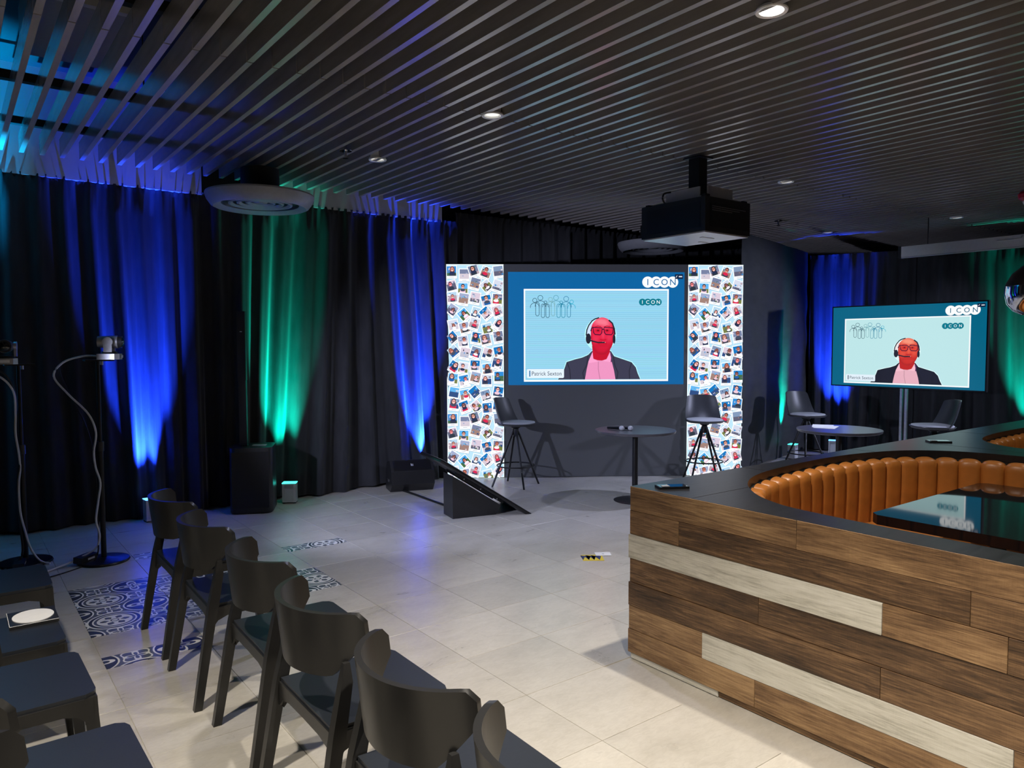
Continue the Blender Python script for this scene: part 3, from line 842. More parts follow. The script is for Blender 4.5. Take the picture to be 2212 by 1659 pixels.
for (x, y), lab in lrow: dup(ch, (x, y, 0), rj.uniform(-.03, .03), lab, GL)
t = thing('seat_pad', 'black square pad with a white oval disc lying on a chair', 'pad', (0.262, 3.735, .4525), 0.0)
bm = BM(); box(bm, -.095, .082, -.1, .1, 0, .012); obj('pad', bm, M_plastic, t, bevel=.003)
bm = BM(); lathe(bm, [(0, 0), (.078, 0), (.078, .003), (0, .003)], 40); o = obj('disc', bm, M_paper, t, loc=(-.004, 0, .012)); o.scale = (.98, 1.12, 1)
bm = BM(); box(bm, -.094, .081, -.1004, -.0985, .0125, .0140); box(bm, -.0948, -.093, -.1, .1, .0125, .0140); obj('edge_strip', bm, M_paper, t, smooth=0)

# ------------------------------------------------------------------ timber clad booth counter
XB, YB, ZT = 2.77, 2.635, .895
t = thing('booth_counter', 'half-height booth wall clad in rustic brown and pale planks', 'booth wall', (0, 0, 0))
bm = BM(); box(bm, XB+.012, XB+.15, -.9, YB-.012, 0.0, .845); obj('carcass', bm, M_carrier, t, smooth=0)
bm = BM(); box(bm, XB+.15, 8.7, YB-.08, YB-.012, 0.0, .845); obj('rear_carcass', bm, M_carrier, t, smooth=0)
zr = [.030, .154, .277, .400, .525, .649, .772, .895]
lay = {6: [(YB, 1.698, 0), (1.698, .30, 0), (.30, -.9, 0)],
       5: [(YB, 2.317, 0), (2.317, 1.038, 0), (1.038, -.24, 0), (-.24, -.9, 0)],
       4: [(YB, 1.336, 1), (1.336, .920, 0), (.920, -.4, 0), (-.4, -.9, 0)],
       3: [(YB, 1.872, 0), (1.872, .55, 0), (.55, -.9, 0)],
       2: [(YB, 1.337, 0), (1.337, .05, 0), (.05, -.9, 0)],
       1: [(YB, 2.167, 0), (2.167, .893, 1), (.893, -.45, 0), (-.45, -.9, 0)],
       0: [(YB, 1.882, 0), (1.882, .62, 0), (.62, -.9, 0)]}
rp = random.Random(12)
proud = {6: .0, 5: .001, 4: .0045, 3: .0, 2: .0055, 1: .0035, 0: .006}
def plank(name, x0, x1, y0, y1, z0, z1, m):
    cx, cy, cz = (x0+x1)/2, (y0+y1)/2, (z0+z1)/2
    bm = BM(); box(bm, x0-cx, x1-cx, y0-cy, y1-cy, z0-cz, z1-cz)
    bmesh.ops.bevel(bm, geom=bm.edges[:], offset=.0012, segments=1, affect='EDGES')
    return obj(name, bm, m, t, smooth=0, loc=(cx, cy, cz))
for r, ps in lay.items():
    for a, b, pl in ps:
        pr = proud[r]+(.004 if pl else rp.uniform(0, .0015))
        plank('plank', XB-pr, XB+.012, b+.0009, a-.0009+(proud[r]*0.9 if a == YB else 0), zr[r]+.0008, zr[r+1]-.0008, M_pale if pl else M_wood)
for a, b, m in ((YB-.008, 2.078, M_pale), (2.078, .8, M_wood), (.8, -.9, M_wood)):
    plank('plinth_board', XB+(.000 if m is M_pale else .006), XB+.012, b+.001, a-.001, .0, .029, m)
# end wall planks (facing the stage)
for r in range(7):
    x = XB+.001; k = 0
    while x < 8.6:
        L_ = rp.uniform(.9, 1.5); x1 = min(x+L_, 8.7)
        cx, cy, cz = (x+x1)/2, YB-.006, (zr[r]+zr[r+1])/2
        bm = BM(); box(bm, -.006+0*cx, .006, x-cx+.001, x1-cx-.001, zr[r]+.0008-cz, zr[r+1]-.0008-cz)
        o = obj('plank', bm, M_wood if rp.random() > .15 else M_pale, t, smooth=0, loc=(cx, cy, cz), rot=(0, 0, -PI/2)); x = x1
def catm(pts, k=6): return [(v.x, v.y) for v in smooth_pts([(a, b, 0) for a, b in pts], k)]
U1 = catm([(2.94, -.9), (2.94, .3), (2.942, 1.25), (2.955, 1.70), (2.995, 1.93), (3.12, 2.14), (3.33, 2.325), (3.59, 2.44), (3.95, 2.50), (4.43, 2.525), (4.84, 2.485), (5.17, 2.375), (5.38, 2.17), (5.47, 1.88), (5.485, 1.4), (5.485, .3), (5.485, -.9)])
U2 = catm([(5.87, -.9), (5.87, .3), (5.87, 1.5), (5.885, 1.86), (5.96, 2.07), (6.14, 2.24), (6.38, 2.335), (6.8, 2.385), (7.4, 2.385), (7.9, 2.34), (8.2, 2.16), (8.32, 1.85), (8.34, 1.2), (8.34, -.9)])
ctop = thing('booth_worktop', 'black stained worktop capping the booth walls with curved cut-outs', 'worktop', (0, 0, ZT-.0))
outl = [(XB+.001, -.9), (XB+.001, YB), (8.7, YB), (8.7, -.9)]+U2[::-1]+U1[::-1]
bm = BM(); prism(bm, outl, -.048, .0); obj('top', bm, M_black_top, ctop, smooth=0.5)
for x0, x1, y0, y1 in ((3.72, 3.723, 2.49, YB), (4.95, 4.953, 2.47, YB), (5.67, 5.673, -.9, 2.4), (6.6, 6.603, 2.39, YB)):
    bm = BM(); box(bm, x0, x1, y0, y1, .0, .0006); obj('seam', bm, M_carrier, ctop, smooth=0)
bm = BM(); box(bm, XB+.004, 3.22, 2.245, 2.248, .0, .0006); obj('seam', bm, M_carrier, ctop, smooth=0)

def banquette(name, label, U, lab2):
    t = thing(name, label, 'banquette', (0, 0, 0), 0, 'leather banquettes inside the booths')
    P = [Vector((a, b, 0)) for a, b in U]
    n = len(P); nor = []
    for i in range(n):
        d = (P[min(i+1, n-1)]-P[max(i-1, 0)]).normalized(); nor.append(Vector((d.y, -d.x, 0)))
    # back panel (thin dark wall right behind the cushions)
    bm = BM(); A = [[bm.verts.new(P[i]+nor[i]*o+Vector((0, 0, z))) for i in range(n)] for o, z in ((-.004, .0), (-.004, .845), (.012, .845), (.012, .0))]
    for a, b in zip(A, A[1:]):
        for i in range(n-1): bm.faces.new((a[i], a[i+1], b[i+1], b[i]))
    obj('back_panel', bm, M_carrier, t, smooth=0.5)
    # seat: deep cushion following the curve
    inn = []
    for i in range(n): inn.append(P[i]+nor[i]*.50)
    bm = BM(); A = [[bm.verts.new((P[i] if o == 0 else P[i].lerp(inn[i], o))+Vector((0, 0, z))) for i in range(n)] for o, z in ((.03, .30), (.03, .43), (.2, .455), (.9, .455), (.99, .43), (1, .39), (.98, .30))]
    for a, b in zip(A, A[1:]):
        for i in range(n-1): bm.faces.new((a[i], a[i+1], b[i+1], b[i]))
    obj('seat', bm, M_leather, t, smooth=0.7)
    bm = BM(); A = [[bm.verts.new(P[i].lerp(inn[i], o)+Vector((0, 0, z))) for i in range(n)] for o, z in ((.85, 0), (.85, .30), (.03, .30))]
    for a, b in zip(A, A[1:]):
        for i in range(n-1): bm.faces.new((a[i], a[i+1], b[i+1], b[i]))
    obj('seat_base', bm, M_carrier, t, smooth=0.7)
    # channels: one shared mesh
    wch = .142
    bm = BM(); nu, nv = 10, 14; G_ = []
    for k in range(nv+1):
        v = k/nv; z = .40+(.832-.40)*min(v/.86, 1)
        row = []
        for i in range(nu+1):
            u = -1+2*i/nu; dome = (1-abs(u)**3.6)**.5 if abs(u) < 1 else 0
            dep = .035+.040*dome
            zz = z-(0.016*abs(u)**2.5 if v > .5 else 0)
            if v > .86: f = (v-.86)/.14; dep *= math.cos(f*PI/2*.98); zz += .022*math.sin(f*PI/2)*(.4+.6*dome)
            elif v > .70: zz -= 0
            dep *= (.80+.20*math.sin(min(v/.86, 1)*PI*.62))
            row.append(bm.verts.new((u*wch/2, dep, zz)))
        G_.append(row)
    for a, b in zip(G_, G_[1:]):
        for i in range(nu): bm.faces.new((a[i], a[i+1], b[i+1], b[i]))
    first = None; acc = wch/2; i = 0; pos = 0.0; L = [0.0]
    for a, b in zip(P, P[1:]): L.append(L[-1]+(b-a).length)
    s = wch*.5
    while s < L[-1]:
        j = max(k for k in range(n-1) if L[k] <= s); f = (s-L[j])/max(1e-6, L[j+1]-L[j])
        p = P[j].lerp(P[j+1], f); nn = nor[j].lerp(nor[j+1], f).normalized()
        if p.y > -.6:
            if first is None: first = obj('cushion_channel', bm, M_leather, t, smooth=0.9); o = first
            else: o = link('cushion_channel', first.data, t)
            o.location = p+nn*.012; o.rotation_euler = (0, 0, math.atan2(nn.y, nn.x)-PI/2)
        s += wch*.985
    return t
banquette('banquette', 'cognac leather channel-backed banquette round the black table in the near booth', U1, '')
banquette('banquette', 'cognac leather channel-backed banquette in the far booth at right picture edge', U2, '')
t = thing('booth_table', 'glossy black rectangular table inside the near booth', 'table', (4.47, 1.15, 0))
bm = BM(); prism(bm, [(v[0], v[1]) for v in [(-.66, -.75), (.66, -.75), (.70, -.71), (.70, .71), (.66, .75), (-.66, .75), (-.70, .71), (-.70, -.71)]], .695, .745); obj('table_top', bm, M_gloss, t, bevel=.006, smooth=0.5)
for y in (-.4, .4):
    bm = BM(); cyl(bm, (0, y, .02), (0, y, .695), .04, n=24); obj('leg', bm, M_metal, t)
    bm = BM(); lathe(bm, [(0, 0), (.2, 0), (.2, .012), (.05, .022), (0, .022)], 36, (0, y, 0)); obj('foot', bm, M_metal, t)
for (x, y), a, lab in (((2.905, 2.475), -.5, 'dark phone on the near corner of the booth worktop'), ((5.80, 2.42), -.75, 'dark phone on the worktop between the two booths')):
    t = thing('phone', lab, 'phone', (x, y, ZT), a, 'phones left on the worktop')
    bm = BM(); box(bm, -.078, .078, -.038, .038, 0, .011); obj('case', bm, M_plastic, t, bevel=.004)
    bm = BM(); box(bm, -.073, .073, -.034, .034, .011, .0118); obj('screen', bm, M_glass, t)
    bm = BM(); box(bm, -.06, -.02, -.026, .004, .0118, .0135); obj('camera_island', bm, M_dgrey, t, bevel=.0007)

# ------------------------------------------------------------------ camera stands
def ptz(name, label, loc, rotz):
    t = thing(name, label, 'camera', loc, rotz, 'video cameras on stands')
    bm = BM(); prism(bm, [(a, b) for a, b in [(-.075, -.06), (.045, -.075), (.075, -.05), (.085, 0), (.075, .05), (.045, .075), (-.075, .06)]], 0, .042); obj('base', bm, M_silver, t, bevel=.006)
    bm = BM(); box(bm, .086, .088, -.03, .03, .012, .032); xform(bm, Matrix.Translation((-.003, 0, 0))); obj('label_plate', bm, M_paper, t)
    bm = BM(); lathe(bm, [(0, .042), (.055, .042), (.05, .06), (0, .06)], 30); obj('turntable', bm, M_plastic, t)
    for s in (-1, 1):
        bm = BM(); box(bm, -.028, .028, s*.058-.008, s*.058+.008, .055, .13); cyl(bm, (0, s*.058-.009, .13), (0, s*.058+.009, .13), .035, n=24); obj('yoke_arm', bm, M_silver, t, bevel=.002)
    bm = BM(); cyl(bm, (-.075, 0, .13), (.06, 0, .13), .042, .048, 32); obj('head', bm, M_silver, t, bevel=.004)
    bm = BM(); cyl(bm, (.06, 0, .13), (.088, 0, .13), .047, .045, 32); o = obj('lens_ring', bm, M_plastic, t, bevel=.003)
    bm = BM(); lathe(bm, [(0, .016), (.02, .012), (.036, .0)], 28); xform(bm, Matrix.Translation((.086, 0, .13))@Matrix.Rotation(PI/2, 4, 'Y')); obj('lens', bm, M_glass, o)
    return t
def stand(label, loc, h):
    t = thing('camera_stand', label, 'stand', loc, 0, 'round-base stands with cameras')
    bm = BM(); lathe(bm, [(0, 0), (.172, 0), (.178, .008), (.172, .018), (.05, .028), (.03, .035), (0, .035)], 48); obj('base', bm, M_metal, t)
    bm = BM(); cyl(bm, (0, 0, .03), (0, 0, h*.56), .019, n=20); obj('lower_pole', bm, M_metal, t)
    bm = BM(); cyl(bm, (0, 0, h*.55), (0, 0, h*.55+.07), .025, n=20); obj('clamp', bm, M_plastic, t)
    bm = BM(); cyl(bm, (0, 0, h*.55), (0, 0, h-.012), .013, n=20); obj('upper_pole', bm, M_metal, t)
    bm = BM(); box(bm, -.09, .1, -.07, .07, h-.012, h); obj('platform', bm, M_metal, t, bevel=.003)
    for y in (-.05, .05):
        bm = BM(); cyl(bm, (.02, y, h-.04), (.02, y, h-.012), .009, n=12); obj('thumbscrew', bm, M_steel, t)
    return t
s2 = (0.893, 6.253, 0); s1 = (0.42, 6.56, 0)
stand('black round-base stand carrying the camera nearer the blue streak', s2, 1.52)
ptz('video_camera', 'silver video camera seen from the side, on the right-hand stand', (0.965, 6.20, 1.52), -.35)
stand('black round-base stand at left picture edge', s1, 1.49)
ptz('video_camera', 'silver video camera facing out at the left picture edge', (0.345, 6.50, 1.49), -1.75)
def cable(name, label, pts, r, m, group=None):
    bm = BM(); tube(bm, pts, r, 8, 6); o = obj(name, bm, m, smooth=1.0); return tag(o, label, 'cable', group)
A = Vector(s2)
cable('signal_cable', 'white cable looping down the right-hand camera stand to the floor', [(.885, 6.235, 1.545), (.80, 6.28, 1.545), (.68, 6.33, 1.50), (.62, 6.35, 1.40), (.70, 6.31, 1.27), (.82, 6.26, 1.12), (.862, 6.225, .98), (.845, 6.225, .84), (.853, 6.225, .72), (.88, 6.222, .60), (.862, 6.225, .46), (.845, 6.225, .32), (.865, 6.225, .20), (.835, 6.235, .11), (.72, 6.26, .045), (.58, 6.22, .012), (.38, 6.08, .007), (.12, 5.98, .007)], .0075, M_cable_w, 'camera cables')
cable('power_cable', 'thin black cable beside the white one on the right-hand stand', [(.885, 6.245, 1.545), (.78, 6.30, 1.54), (.66, 6.36, 1.48), (.70, 6.34, 1.30), (.80, 6.29, 1.05), (.848, 6.25, .8), (.86, 6.25, .5), (.86, 6.24, .2), (.84, 6.22, .05), (.76, 6.19, .006), (.5, 6.02, .006), (.1, 5.9, .006)], .005, M_cable_b, 'camera cables')
cable('signal_cable', 'white cable arching from the left-edge camera down its stand', [(.24, 6.5, 1.42), (.30, 6.48, 1.40), (.355, 6.48, 1.34), (.385, 6.50, 1.26), (.388, 6.52, 1.12), (.384, 6.52, .98), (.398, 6.52, .84), (.405, 6.53, .72), (.392, 6.52, .6), (.395, 6.52, .4), (.42, 6.52, .25), (.45, 6.50, .12), (.50, 6.45, .03), (.56, 6.40, .008)], .0075, M_cable_w, 'camera cables')
cable('power_cable', 'dark blue-black cable bundled on the left-edge stand', [(.25, 6.5, 1.45), (.32, 6.49, 1.43), (.37, 6.5, 1.34), (.395, 6.52, 1.2), (.378, 6.53, 1.0), (.408, 6.53, .8), (.384, 6.53, .6), (.392, 6.53, .3), (.395, 6.5, .08), (.3, 6.45, .006), (.1, 6.3, .006)], .008, M_cable_b, 'camera cables')
for (x, y, z), a, rx, lab in (((.775, 6.275, .018), .75, .08, 'black power adapter leaning on the right-hand stand base'), ((.375, 6.46, .0), 1.4, 0, 'black power adapter at the foot of the left-edge stand')):
    t = thing('power_adapter', lab, 'adapter', (x, y, z if rx else 0), a, 'power adapters by the stands'); t.rotation_euler[0] = rx
    bm = BM(); box(bm, -.085, .085, -.035, .035, 0, .045); obj('case', bm, M_plastic, t, bevel=.006)
    bm = BM(); box(bm, -.02, .05, -.036, -.0345, .015, .03); obj('label_sticker', bm, M_paper, t, smooth=0)

# ------------------------------------------------------------------ loudspeakers and stage floor pieces
t = thing('column_speaker', 'black column loudspeaker rising from a tall bass box', 'speaker', (2.36, 7.30, 0), -.45)
bm = BM(); pts = []
for cx, cy, a0 in ((.13, -.12, -90), (.13, .15, 0), (-.13, .15, 90), (-.13, -.12, 180)):
    pts += [(cx+.07*math.cos(math.radians(a0+i*18)), cy+.07*math.sin(math.radians(a0+i*18))) for i in range(6)]
prism(bm, pts, .015, .64); obj('bass_box', bm, M_plastic, t, bevel=.01, smooth=.5)
bm = BM(); prism(bm, [(a*.93, b*.93) for a, b in pts], 0, .015); obj('foot', bm, M_plastic, t, smooth=.5)
bm = BM(); box(bm, -.17, .17, -.192, -.188, .06, .60); obj('grille', bm, M_bezel, t)
bm = BM(); box(bm, .0, .13, -.03, .06, .638, .645); obj('handle_recess', bm, M_dgrey, t, bevel=.002)
bm = BM(); box(bm, -.115, -.045, -.04, .04, .64, 1.28); obj('spacer_column', bm, M_plastic, t, bevel=.012)
bm = BM(); box(bm, -.118, -.042, -.045, .045, 1.28, 1.95); obj('array_column', bm, M_plastic, t, bevel=.012)
bm = BM(); box(bm, -.09, -.07, -.047, -.0449, 1.75, 1.757); obj('badge', bm, M_paper, t, smooth=0)

t = thing('floor_monitor', 'black wedge loudspeaker lying on the floor beside a blue uplight', 'speaker', (4.10, 7.28, 0), -.30)
prof = [(-.17, 0), (.10, 0), (.185, .09), (.165, .23), (.06, .345), (-.12, .30), (-.18, .16)]
bm = BM(); n = len(prof)
A_ = [bm.verts.new((-.24, -p[0], p[1])) for p in prof]; B_ = [bm.verts.new((.24, -p[0], p[1])) for p in prof]
bm.faces.new(A_); bm.faces.new(B_[::-1])
for i in range(n): bm.faces.new((A_[i], B_[i], B_[(i+1) % n], A_[(i+1) % n]))
obj('cabinet', bm, M_plastic, t, bevel=.014, smooth=.5)
dv = Vector((0, -.06+.165, .345-.23)).normalized(); nv_ = Vector((0, -dv.z, dv.y))
def onface(bm, u0, u1, s0, s1, off):
    o = Vector((0, -.165, .23))+nv_*off
    q = [bm.verts.new(o+Vector((u, 0, 0))+dv*s) for u, s in ((u0, s0), (u1, s0), (u1, s1), (u0, s1))]; bm.faces.new(q)
    return bm
bm = BM(); onface(bm, -.21, .21, .012, .145, .0025); obj('grille', bm, M_bezel, t, smooth=0)
bm = BM(); onface(bm, -.012, .016, .07, .075, .004); onface(bm, -.012, .016, .085, .09, .004); onface(bm, -.012, -.007, .07, .1, .004); obj('badge', bm, M_paper, t, smooth=0)
bm = BM(); box(bm, -.247, -.238, -.02, .06, .10, .13); obj('side_handle', bm, M_steel, t)

t = thing('confidence_monitor', 'tilted black monitor on a wedge box, seen from behind on the stage floor', 'monitor', (3.96, 5.84, 0), math.atan2(-.10, .46))
# local +x points towards the stage; wedge box
bm = BM(); prof = [(-.24, 0), (.20, 0), (.245, .09), (-.24, .405)]
A_ = [bm.verts.new((p[0], -.125, p[1])) for p in prof]; B_ = [bm.verts.new((p[0], .125, p[1])) for p in prof]
bm.faces.new(A_); bm.faces.new(B_[::-1])
for i in range(4): bm.faces.new((A_[i], B_[i], B_[(i+1) % 4], A_[(i+1) % 4]))
obj('wedge_box', bm, M_plastic, t, bevel=.004, smooth=.4)
th = math.atan2(.405-.09, .485)
bm = BM(); box(bm, -.55, .55, -.30, .30, .0, .035)
Mx = Matrix.Translation((.055, .05, .262))@Matrix.Rotation(th, 4, 'Y')
xform(bm, Mx); obj('panel', bm, M_bezel, t, bevel=.012, smooth=.5)
bm = BM(); box(bm, -.53, .53, -.285, .285, .0352, .036); xform(bm, Mx); obj('screen', bm, M_glass, t, smooth=0)
bm = BM(); box(bm, -.30, .28, -.155, -.13, -.02, .0); box(bm, -.30, .28, .09, .115, -.02, .0); xform(bm, Mx); obj('mounting_rail', bm, M_metal, t)
for s_ in (-.2, 0, .2):
    bm = BM(); cyl(bm, (s_, -.158, -.01), (s_, -.154, -.01), .006, n=10); xform(bm, Mx); obj('screw', bm, M_steel, t)
cable('cable_cover', 'black cable strip running from the drape to the tilted monitor', [(3.98, 7.30, .008), (3.97, 7.0, .010), (3.955, 6.7, .010), (3.94, 6.4, .010), (3.92, 6.02, .012)], .012, M_cable_b)

t = thing('floor_card', 'yellow and navy printed card lying on the tiled floor', 'card', (3.855, 4.055, .0006), -.62)
bm = BM(); box(bm, -.08, .08, -.075, .075, 0, .002); obj('card', bm, M_yellow, t, smooth=0)
for k in range(3):
    x = -.055+.04*k
    bm = BM(); prism(bm, [(x-.022, -.06), (x, .02), (x+.022, -.06), (x+.045, .03), (x+.02, .06), (x, .045), (x-.03, .06)], .0021, .0028); obj('zigzag_print', bm, M_navy, t, smooth=0)
t = thing('white_card', 'small white card on the floor touching the yellow card', 'card', (3.985, 4.075, .0030), -.62)
bm = BM(); box(bm, -.06, .06, -.045, .045, 0, .0015); obj('card', bm, M_paper, t, smooth=0)
bm = BM(); box(bm, -.008, .008, -.007, .007, .0015, .002); obj('printed_mark', bm, M_dgrey, t, smooth=0)

# ------------------------------------------------------------------ uplights along the drapes
def uplight(label, loc, rotz, color, lensmat, power, aim, angle=37):
    t = thing('uplight', label, 'uplight', loc, rotz, 'battery uplights along the drapes')
    bm = BM(); box(bm, -.068, .068, -.05, .05, .012, .205); obj('body', bm, M_alu, t, bevel=.006)
    bm = BM(); box(bm, -.045, .045, -.054, -.0495, .03, .15); obj('front_panel', bm, M_grey, t)
    bm = BM(); box(bm, -.045, .045, -.054, -.0495, .158, .195); obj('display_panel', bm, M_silver, t)
    for sx in (-1, 1):
        bm = BM(); box(bm, sx*.055-.012, sx*.055+.012, -.045, .045, 0, .013); obj('foot', bm, M_plastic, t)
    bm = BM(); box(bm, -.07, .07, -.052, .052, .205, .212); box(bm, -.058, .058, -.04, .04, .212, .2135); o = obj('lens', bm, lensmat, t, smooth=0)
    spot(t, 'uplight_lamp', (0, 0, .222), aim, power, color, angle, 1.0, 0.025)
    return t
UPL = 'chrome battery uplight '
uplight(UPL+'throwing blue onto the drape behind the first chair', (1.47, 7.43, 0), .1, BLUE, M_lens_b, P_UP_BLUE, (0, .50, 2.6))
uplight(UPL+'glowing teal right of the column speaker', (2.77, 7.42, 0), -.55, TEAL, M_lens_t, P_UP_GREEN, (-.25, .48, 2.6))
uplight(UPL+'throwing blue behind the floor wedge', (4.39, 7.43, 0), -.4, BLUE, M_lens_b, P_UP_BLUE, (-.22, .48, 2.6))
uplight(UPL+'glowing teal at the creased drape right of the video wall', (9.45, 5.87, 0), .25, TEAL, M_lens_t, P_UP_GREEN*1.1, (.12, .75, 2.6), 33)
uplight(UPL+'throwing blue behind the papers table', (10.30, 5.74, 0), -1.1, BLUE, M_lens_b, P_UP_BLUE*.9, (.0, .75, 2.6), 36)
uplight(UPL+'glowing teal behind the television at right picture edge', (11.10, 3.55, 0), -1.2, TEAL, M_lens_t, P_UP_GREEN, (.0, .65, 2.6))
uplight(UPL+'glowing teal just left of the picture', (-.25, 7.38, 0), .1, CYAN, M_lens_b, P_UP_BLUE*1.6, (.12, .04, 3.2), 32)

# ------------------------------------------------------------------ ceiling pieces
def downlight(x, y, label, on, power, aim=None, ang=110, col=WARM):
    t = thing('downlight', label, 'downlight', (x, y, CZ), 0, 'round recessed downlights')
    bm = BM(); lathe(bm, [(.058, -.002), (.075, -.006), (.078, .0), (.074, .012), (.060, .02), (.058, -.002)], 36); obj('trim_ring', bm, M_white, t)
    bm = BM(); cyl(bm, (0, 0, .012), (0, 0, .12), .06, n=28); obj('housing', bm, M_white, t)
    bm = BM(); lathe(bm, [(0, .0105), (.058, .0105), (.058, .0115), (0, .0115)], 28); obj('lens', bm, M_lens_on if on else M_lens_dim, t, smooth=0)
    if power: spot(t, 'downlight_lamp', (0, 0, -.012), aim or (0, 0, -3), power, col, ang, 0.8, .05)
    return t
downlight(3.23, 2.16, 'brightest round downlight, near the top picture edge', True, P_DOWN_NEAR*1.15)
downlight(3.11, 4.30, 'round downlight in the slat joint left of the projector', False, P_DOWN_STAGE*2.8, col=COOL)
downlight(3.04, 5.91, 'round downlight beside the sprinkler above the stage floor', False, P_DOWN_STAGE*.5)
downlight(6.70, 4.29, 'round downlight right of the projector', False, P_DOWN_STAGE*5, col=COOL)
downlight(10.2, 5.85, 'smallest round downlight, above the creased drape', False, 0)
downlight(10.35, 4.18, 'round downlight above the television', False, P_DOWN_STAGE, col=COOL)
downlight(-.27, 2.16, 'round downlight left of the picture above the chairs', True, P_DOWN_NEAR*1.5)
downlight(-.27, 4.30, 'round downlight left of the picture above the camera stands', False, 0)
downlight(1.2, .35, 'round downlight over the viewer above the near chairs', True, P_DOWN_NEAR*2.1)
downlight(6.73, 1.2, 'round downlight above the far booth', True, P_DOWN_NEAR*.3)
downlight(4.4, .3, 'round downlight above the near booth table', True, P_DOWN_NEAR*.25)

for x, y, lab in ((2.60, 5.76, 'pendent chrome sprinkler head above the stage floor'), (8.60, 5.65, 'pendent chrome sprinkler head right of the projector')):
    t = thing('sprinkler', lab, 'sprinkler', (x+.073, y, CZ-.07), 0, 'pendent sprinklers')
    bm = BM(); cyl(bm, (0, 0, .06), (0, 0, .2), .012, n=14); obj('pipe', bm, M_chrome, t)
    bm = BM(); lathe(bm, [(0, .052), (.05, .056), (.05, .062), (0, .066)], 24); obj('escutcheon', bm, M_chrome, t)
    bm = BM(); cyl(bm, (0, 0, .0), (0, 0, .052), .009, .014, 12); lathe(bm, [(0, -.002), (.024, -.002), (.024, .002), (0, .002)], 18); obj('deflector', bm, M_chrome, t)

def air_disc(label, x, y):
    t = thing('round_air_unit', label, 'air unit', (x, y, 2.88), 0, 'round suspended air units')
    bm = BM(); lathe(bm, [(.34, .03), (.37, .012), (.405, .0), (.43, .012), (.465, .06), (.48, .105), (.475, .12), (.30, .135), (0, .135)], 64); obj('body', bm, M_dgrey, t)
    bm = BM(); lathe(bm, [(0, .055), (.33, .055), (.34, .03)], 64); obj('recess', bm, M_shell, t)
    for r, z in ((.27, .028), (.195, .034), (.12, .04)):
        bm = BM(); lathe(bm, [(r-.03, z+.012), (r-.006, z-.004), (r+.01, z), (r+.012, z+.014), (r-.03, z+.016)], 56); obj('louvre_ring', bm, M_dgrey, t)
    bm = BM(); lathe(bm, [(0, .036), (.05, .038), (.062, .05), (0, .052)], 32); obj('centre_cap', bm, M_dgrey, t)
    bm = BM(); cyl(bm, (0, 0, .135), (0, 0, CZ-2.88-.002), .17, n=32); obj('neck', bm, M_carrier, t)
    return t
air_disc('round grey saucer air unit hanging before the green streak', 2.34, 6.87)
air_disc('round grey saucer air unit hanging beyond the projector', 7.70, 6.93)

t = thing('projector', 'boxy black projector with pale underside hanging from the slats', 'projector', (4.916, 3.869, 2.535))
W_, D_, H_ = .60, .69, .285
bm = BM(); box(bm, 0, W_, 0, D_, .006, H_); obj('body', bm, M_plastic, t, bevel=.03, seg=3)
bm = BM(); box(bm, .012, W_-.012, .012, D_-.012, -.004, .008); obj('underside', bm, M_grey, t, bevel=.004)
bm = BM(); box(bm, -.004, .002, .05, D_-.06, .04, H_-.04); obj('side_vent', bm, M_bezel, t)
bm = BM(); box(bm, .06, W_-.04, -.004, .002, .045, H_-.05); o = obj('end_vent', bm, M_bezel, t)
for r in range(3):
    for c in range(22):
        if r and c > 22-5*r: continue
        bm = BM() if (r == 0 and c == 0) else bm
        box(bm, .085+c*.0205, .099+c*.0205, -.0062, -.0035, H_-.075-.016*r, H_-.071-.016*r)
obj('vent_slots', bm, M_dgrey, o, smooth=0)
bm = BM(); box(bm, .22, .38, .20, .23, -.0075, -.0035); box(bm, .45, .56, .40, .43, -.0075, -.0035); obj('label_strips', bm, M_paper, t, smooth=0)
bm = BM(); box(bm, .06, W_-.06, .05, D_-.10, H_-.001, H_+.022); obj('mount_tray', bm, M_grey, t, bevel=.004)
bm = BM(); box(bm, .19, .52, .12, .135, H_+.022, H_+.125); obj('mount_plate', bm, M_grey, t, bevel=.003)
bm = BM(); box(bm, .10, .112, .14, .50, H_+.022, H_+.11); obj('mount_plate', bm, M_grey, t, bevel=.003)
bm = BM(); box(bm, .20, .42, .20, .46, H_+.06, H_+.13); obj('mount_block', bm, M_carrier, t, bevel=.006)
for x, y in ((.01, .01), (.04, D_-.05), (W_-.06, .03)):
    bm = BM(); box(bm, x, x+.06, y, y+.04, H_-.004, H_+.022); obj('corner_bracket', bm, M_metal, t, bevel=.004)
bm = BM(); box(bm, .265, .375, .28, .39, H_+.13, CZ-2.535); obj('drop_pole', bm, M_carrier, t, bevel=.006)
bm = BM(); box(bm, .23, .41, .245, .425, CZ-2.535-.012, CZ-2.535-.001); obj('ceiling_plate', bm, M_carrier, t)
bm = BM(); tube(bm, [(.1, .45, H_+.11), (.03, .46, H_+.09), (.0, .45, H_+.04), (.02, .44, H_)], .008); obj('cable_loop', bm, M_cable_b, t)

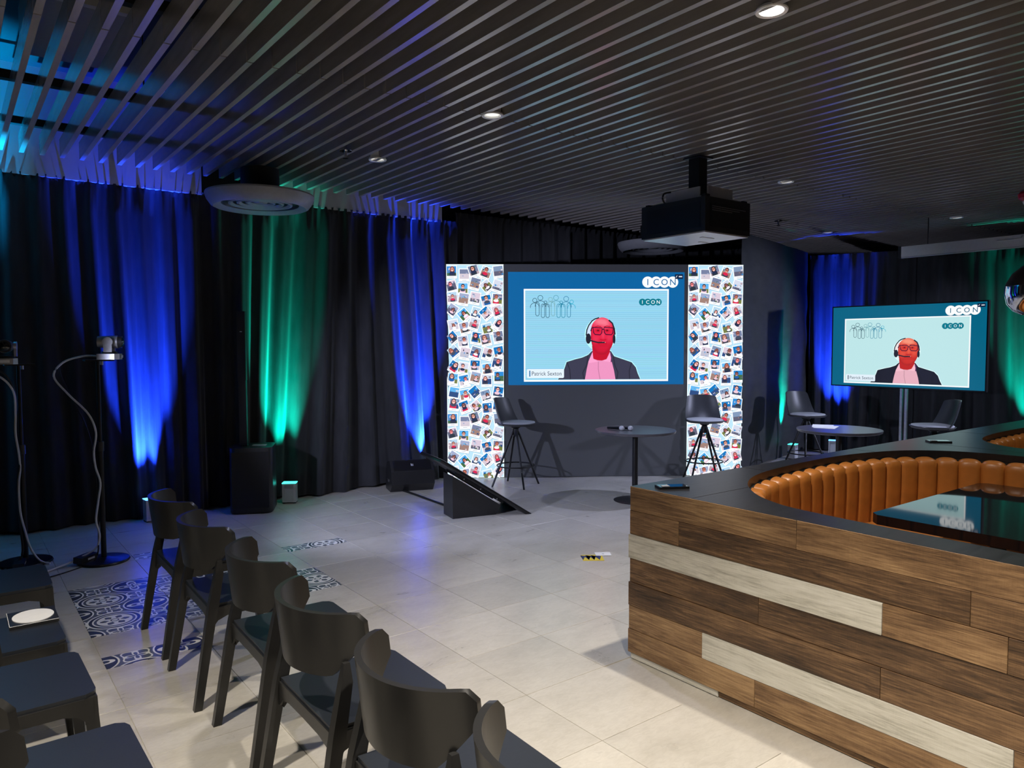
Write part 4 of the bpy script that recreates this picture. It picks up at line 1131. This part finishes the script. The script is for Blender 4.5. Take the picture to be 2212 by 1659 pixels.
t = thing('screen_housing', 'long white projection screen case hanging above the television', 'screen case', (10.05, 4.69, 2.74), 0)
bm = BM(); box(bm, -.07, .07, -2.6, 0, .012, .145); obj('case', bm, M_white, t, bevel=.012)
bm = BM(); box(bm, -.078, .078, 0, .035, -.004, .15); obj('end_cap', bm, M_plastic, t, bevel=.004)
bm = BM(); cyl(bm, (-.055, -2.6, .004), (-.055, 0, .004), .012, n=14); obj('weight_bar', bm, M_grey, t)
bm = BM(); tube(bm, [(-.074, -1.12, .10), (-.088, -1.15, .092), (-.088, -1.30, .092), (-.088, -1.36, .10), (-.072, -1.37, .13)], .006); obj('handle', bm, M_white, t)
for y in (-.3, -2.2):
    bm = BM(); cyl(bm, (0, y, .145), (0, y, CZ-2.74-.002), .006, n=8); obj('suspension_rod', bm, M_carrier, t)

t = thing('alarm_sounder', 'red alarm sounder under the slats at right picture edge', 'alarm', (9.17, 3.02, 3.13), 0)
bm = BM(); lathe(bm, [(0, .0), (.05, .004), (.075, .03), (.08, .07), (.06, .098), (0, .098)], 28); obj('body', bm, M_red, t)
bm = BM(); lathe(bm, [(0, -.04), (.025, -.035), (.034, -.012), (.03, .002), (0, .002)], 20); obj('strobe_lens', bm, M_white, t)

t = thing('pendant_lamp', 'chrome dome pendant lamp with dark cap, cut by right picture edge', 'lamp', (5.02, 1.60, 1.80), 0)
bm = BM(); lathe(bm, [(.0, .29), (.03, .29), (.06, .27), (.11, .225), (.138, .17), (.142, .155), (.13, .155), (.09, .22), (0, .26)], 48); obj('cap', bm, M_plastic, t)
bm = BM(); lathe(bm, [(.142, .154), (.145, .11), (.132, .05), (.10, .01), (.06, -.012), (.05, -.006), (.09, .016), (.122, .055), (.134, .11), (.132, .154)], 48); obj('chrome_bowl', bm, M_chrome, t)
bm = BM(); cyl(bm, (0, 0, .28), (0, 0, CZ-1.80), .006, n=10); obj('cord', bm, M_cable_b, t)
bm = BM(); lathe(bm, [(0, .05), (.03, .06), (.04, .1), (.03, .14), (0, .15)], 24); obj('bulb', bm, M_lens_dim, t)

# ------------------------------------------------------------------ stage lights beside the picture (their shadows fall in it)
def stage_light(label, loc, target, power, color, ang):
    t = thing('stage_light', label, 'stage light', (loc[0], loc[1], 0), 0, 'stage lights on stands')
    d = Vector(target)-Vector(loc); q = d.to_track_quat('Z', 'Y').to_matrix().to_4x4()
    h = Vector((0, 0, loc[2]))
    bm = BM(); cyl(bm, (0, 0, 0.02), (0, 0, loc[2]-.12), .016, n=16); obj('pole', bm, M_metal, t)
    bm = BM(); lathe(bm, [(0, 0), (.22, 0), (.22, .02), (0, .03)], 32); obj('base', bm, M_metal, t)
    bm = BM(); cyl(bm, (0, 0, -.22), (0, 0, -.015), .09, .10, 28); xform(bm, Matrix.Translation(h)@q); obj('housing', bm, M_plastic, t)
    bm = BM(); cyl(bm, (0, 0, -.015), (0, 0, -.008), .085, n=28); xform(bm, Matrix.Translation(h)@q); obj('lens', bm, M_glass, t)
    dn = d.normalized()
    spot(t, 'stage_light_lamp', h+dn*.02, h+d, power, color, ang, .5, .05)
    return t
stage_light('black stage light on a stand left of the picture', (-.55, 4.95, 1.75), (5.3, 6.5, .75), P_KEY_LEFT*4, COOL, 50)
stage_light('black stage light on a stand right of the picture', (10.4, .4, 2.2), (8.7, 5.0, .9), P_KEY_RIGHT*3, COOL, 50)
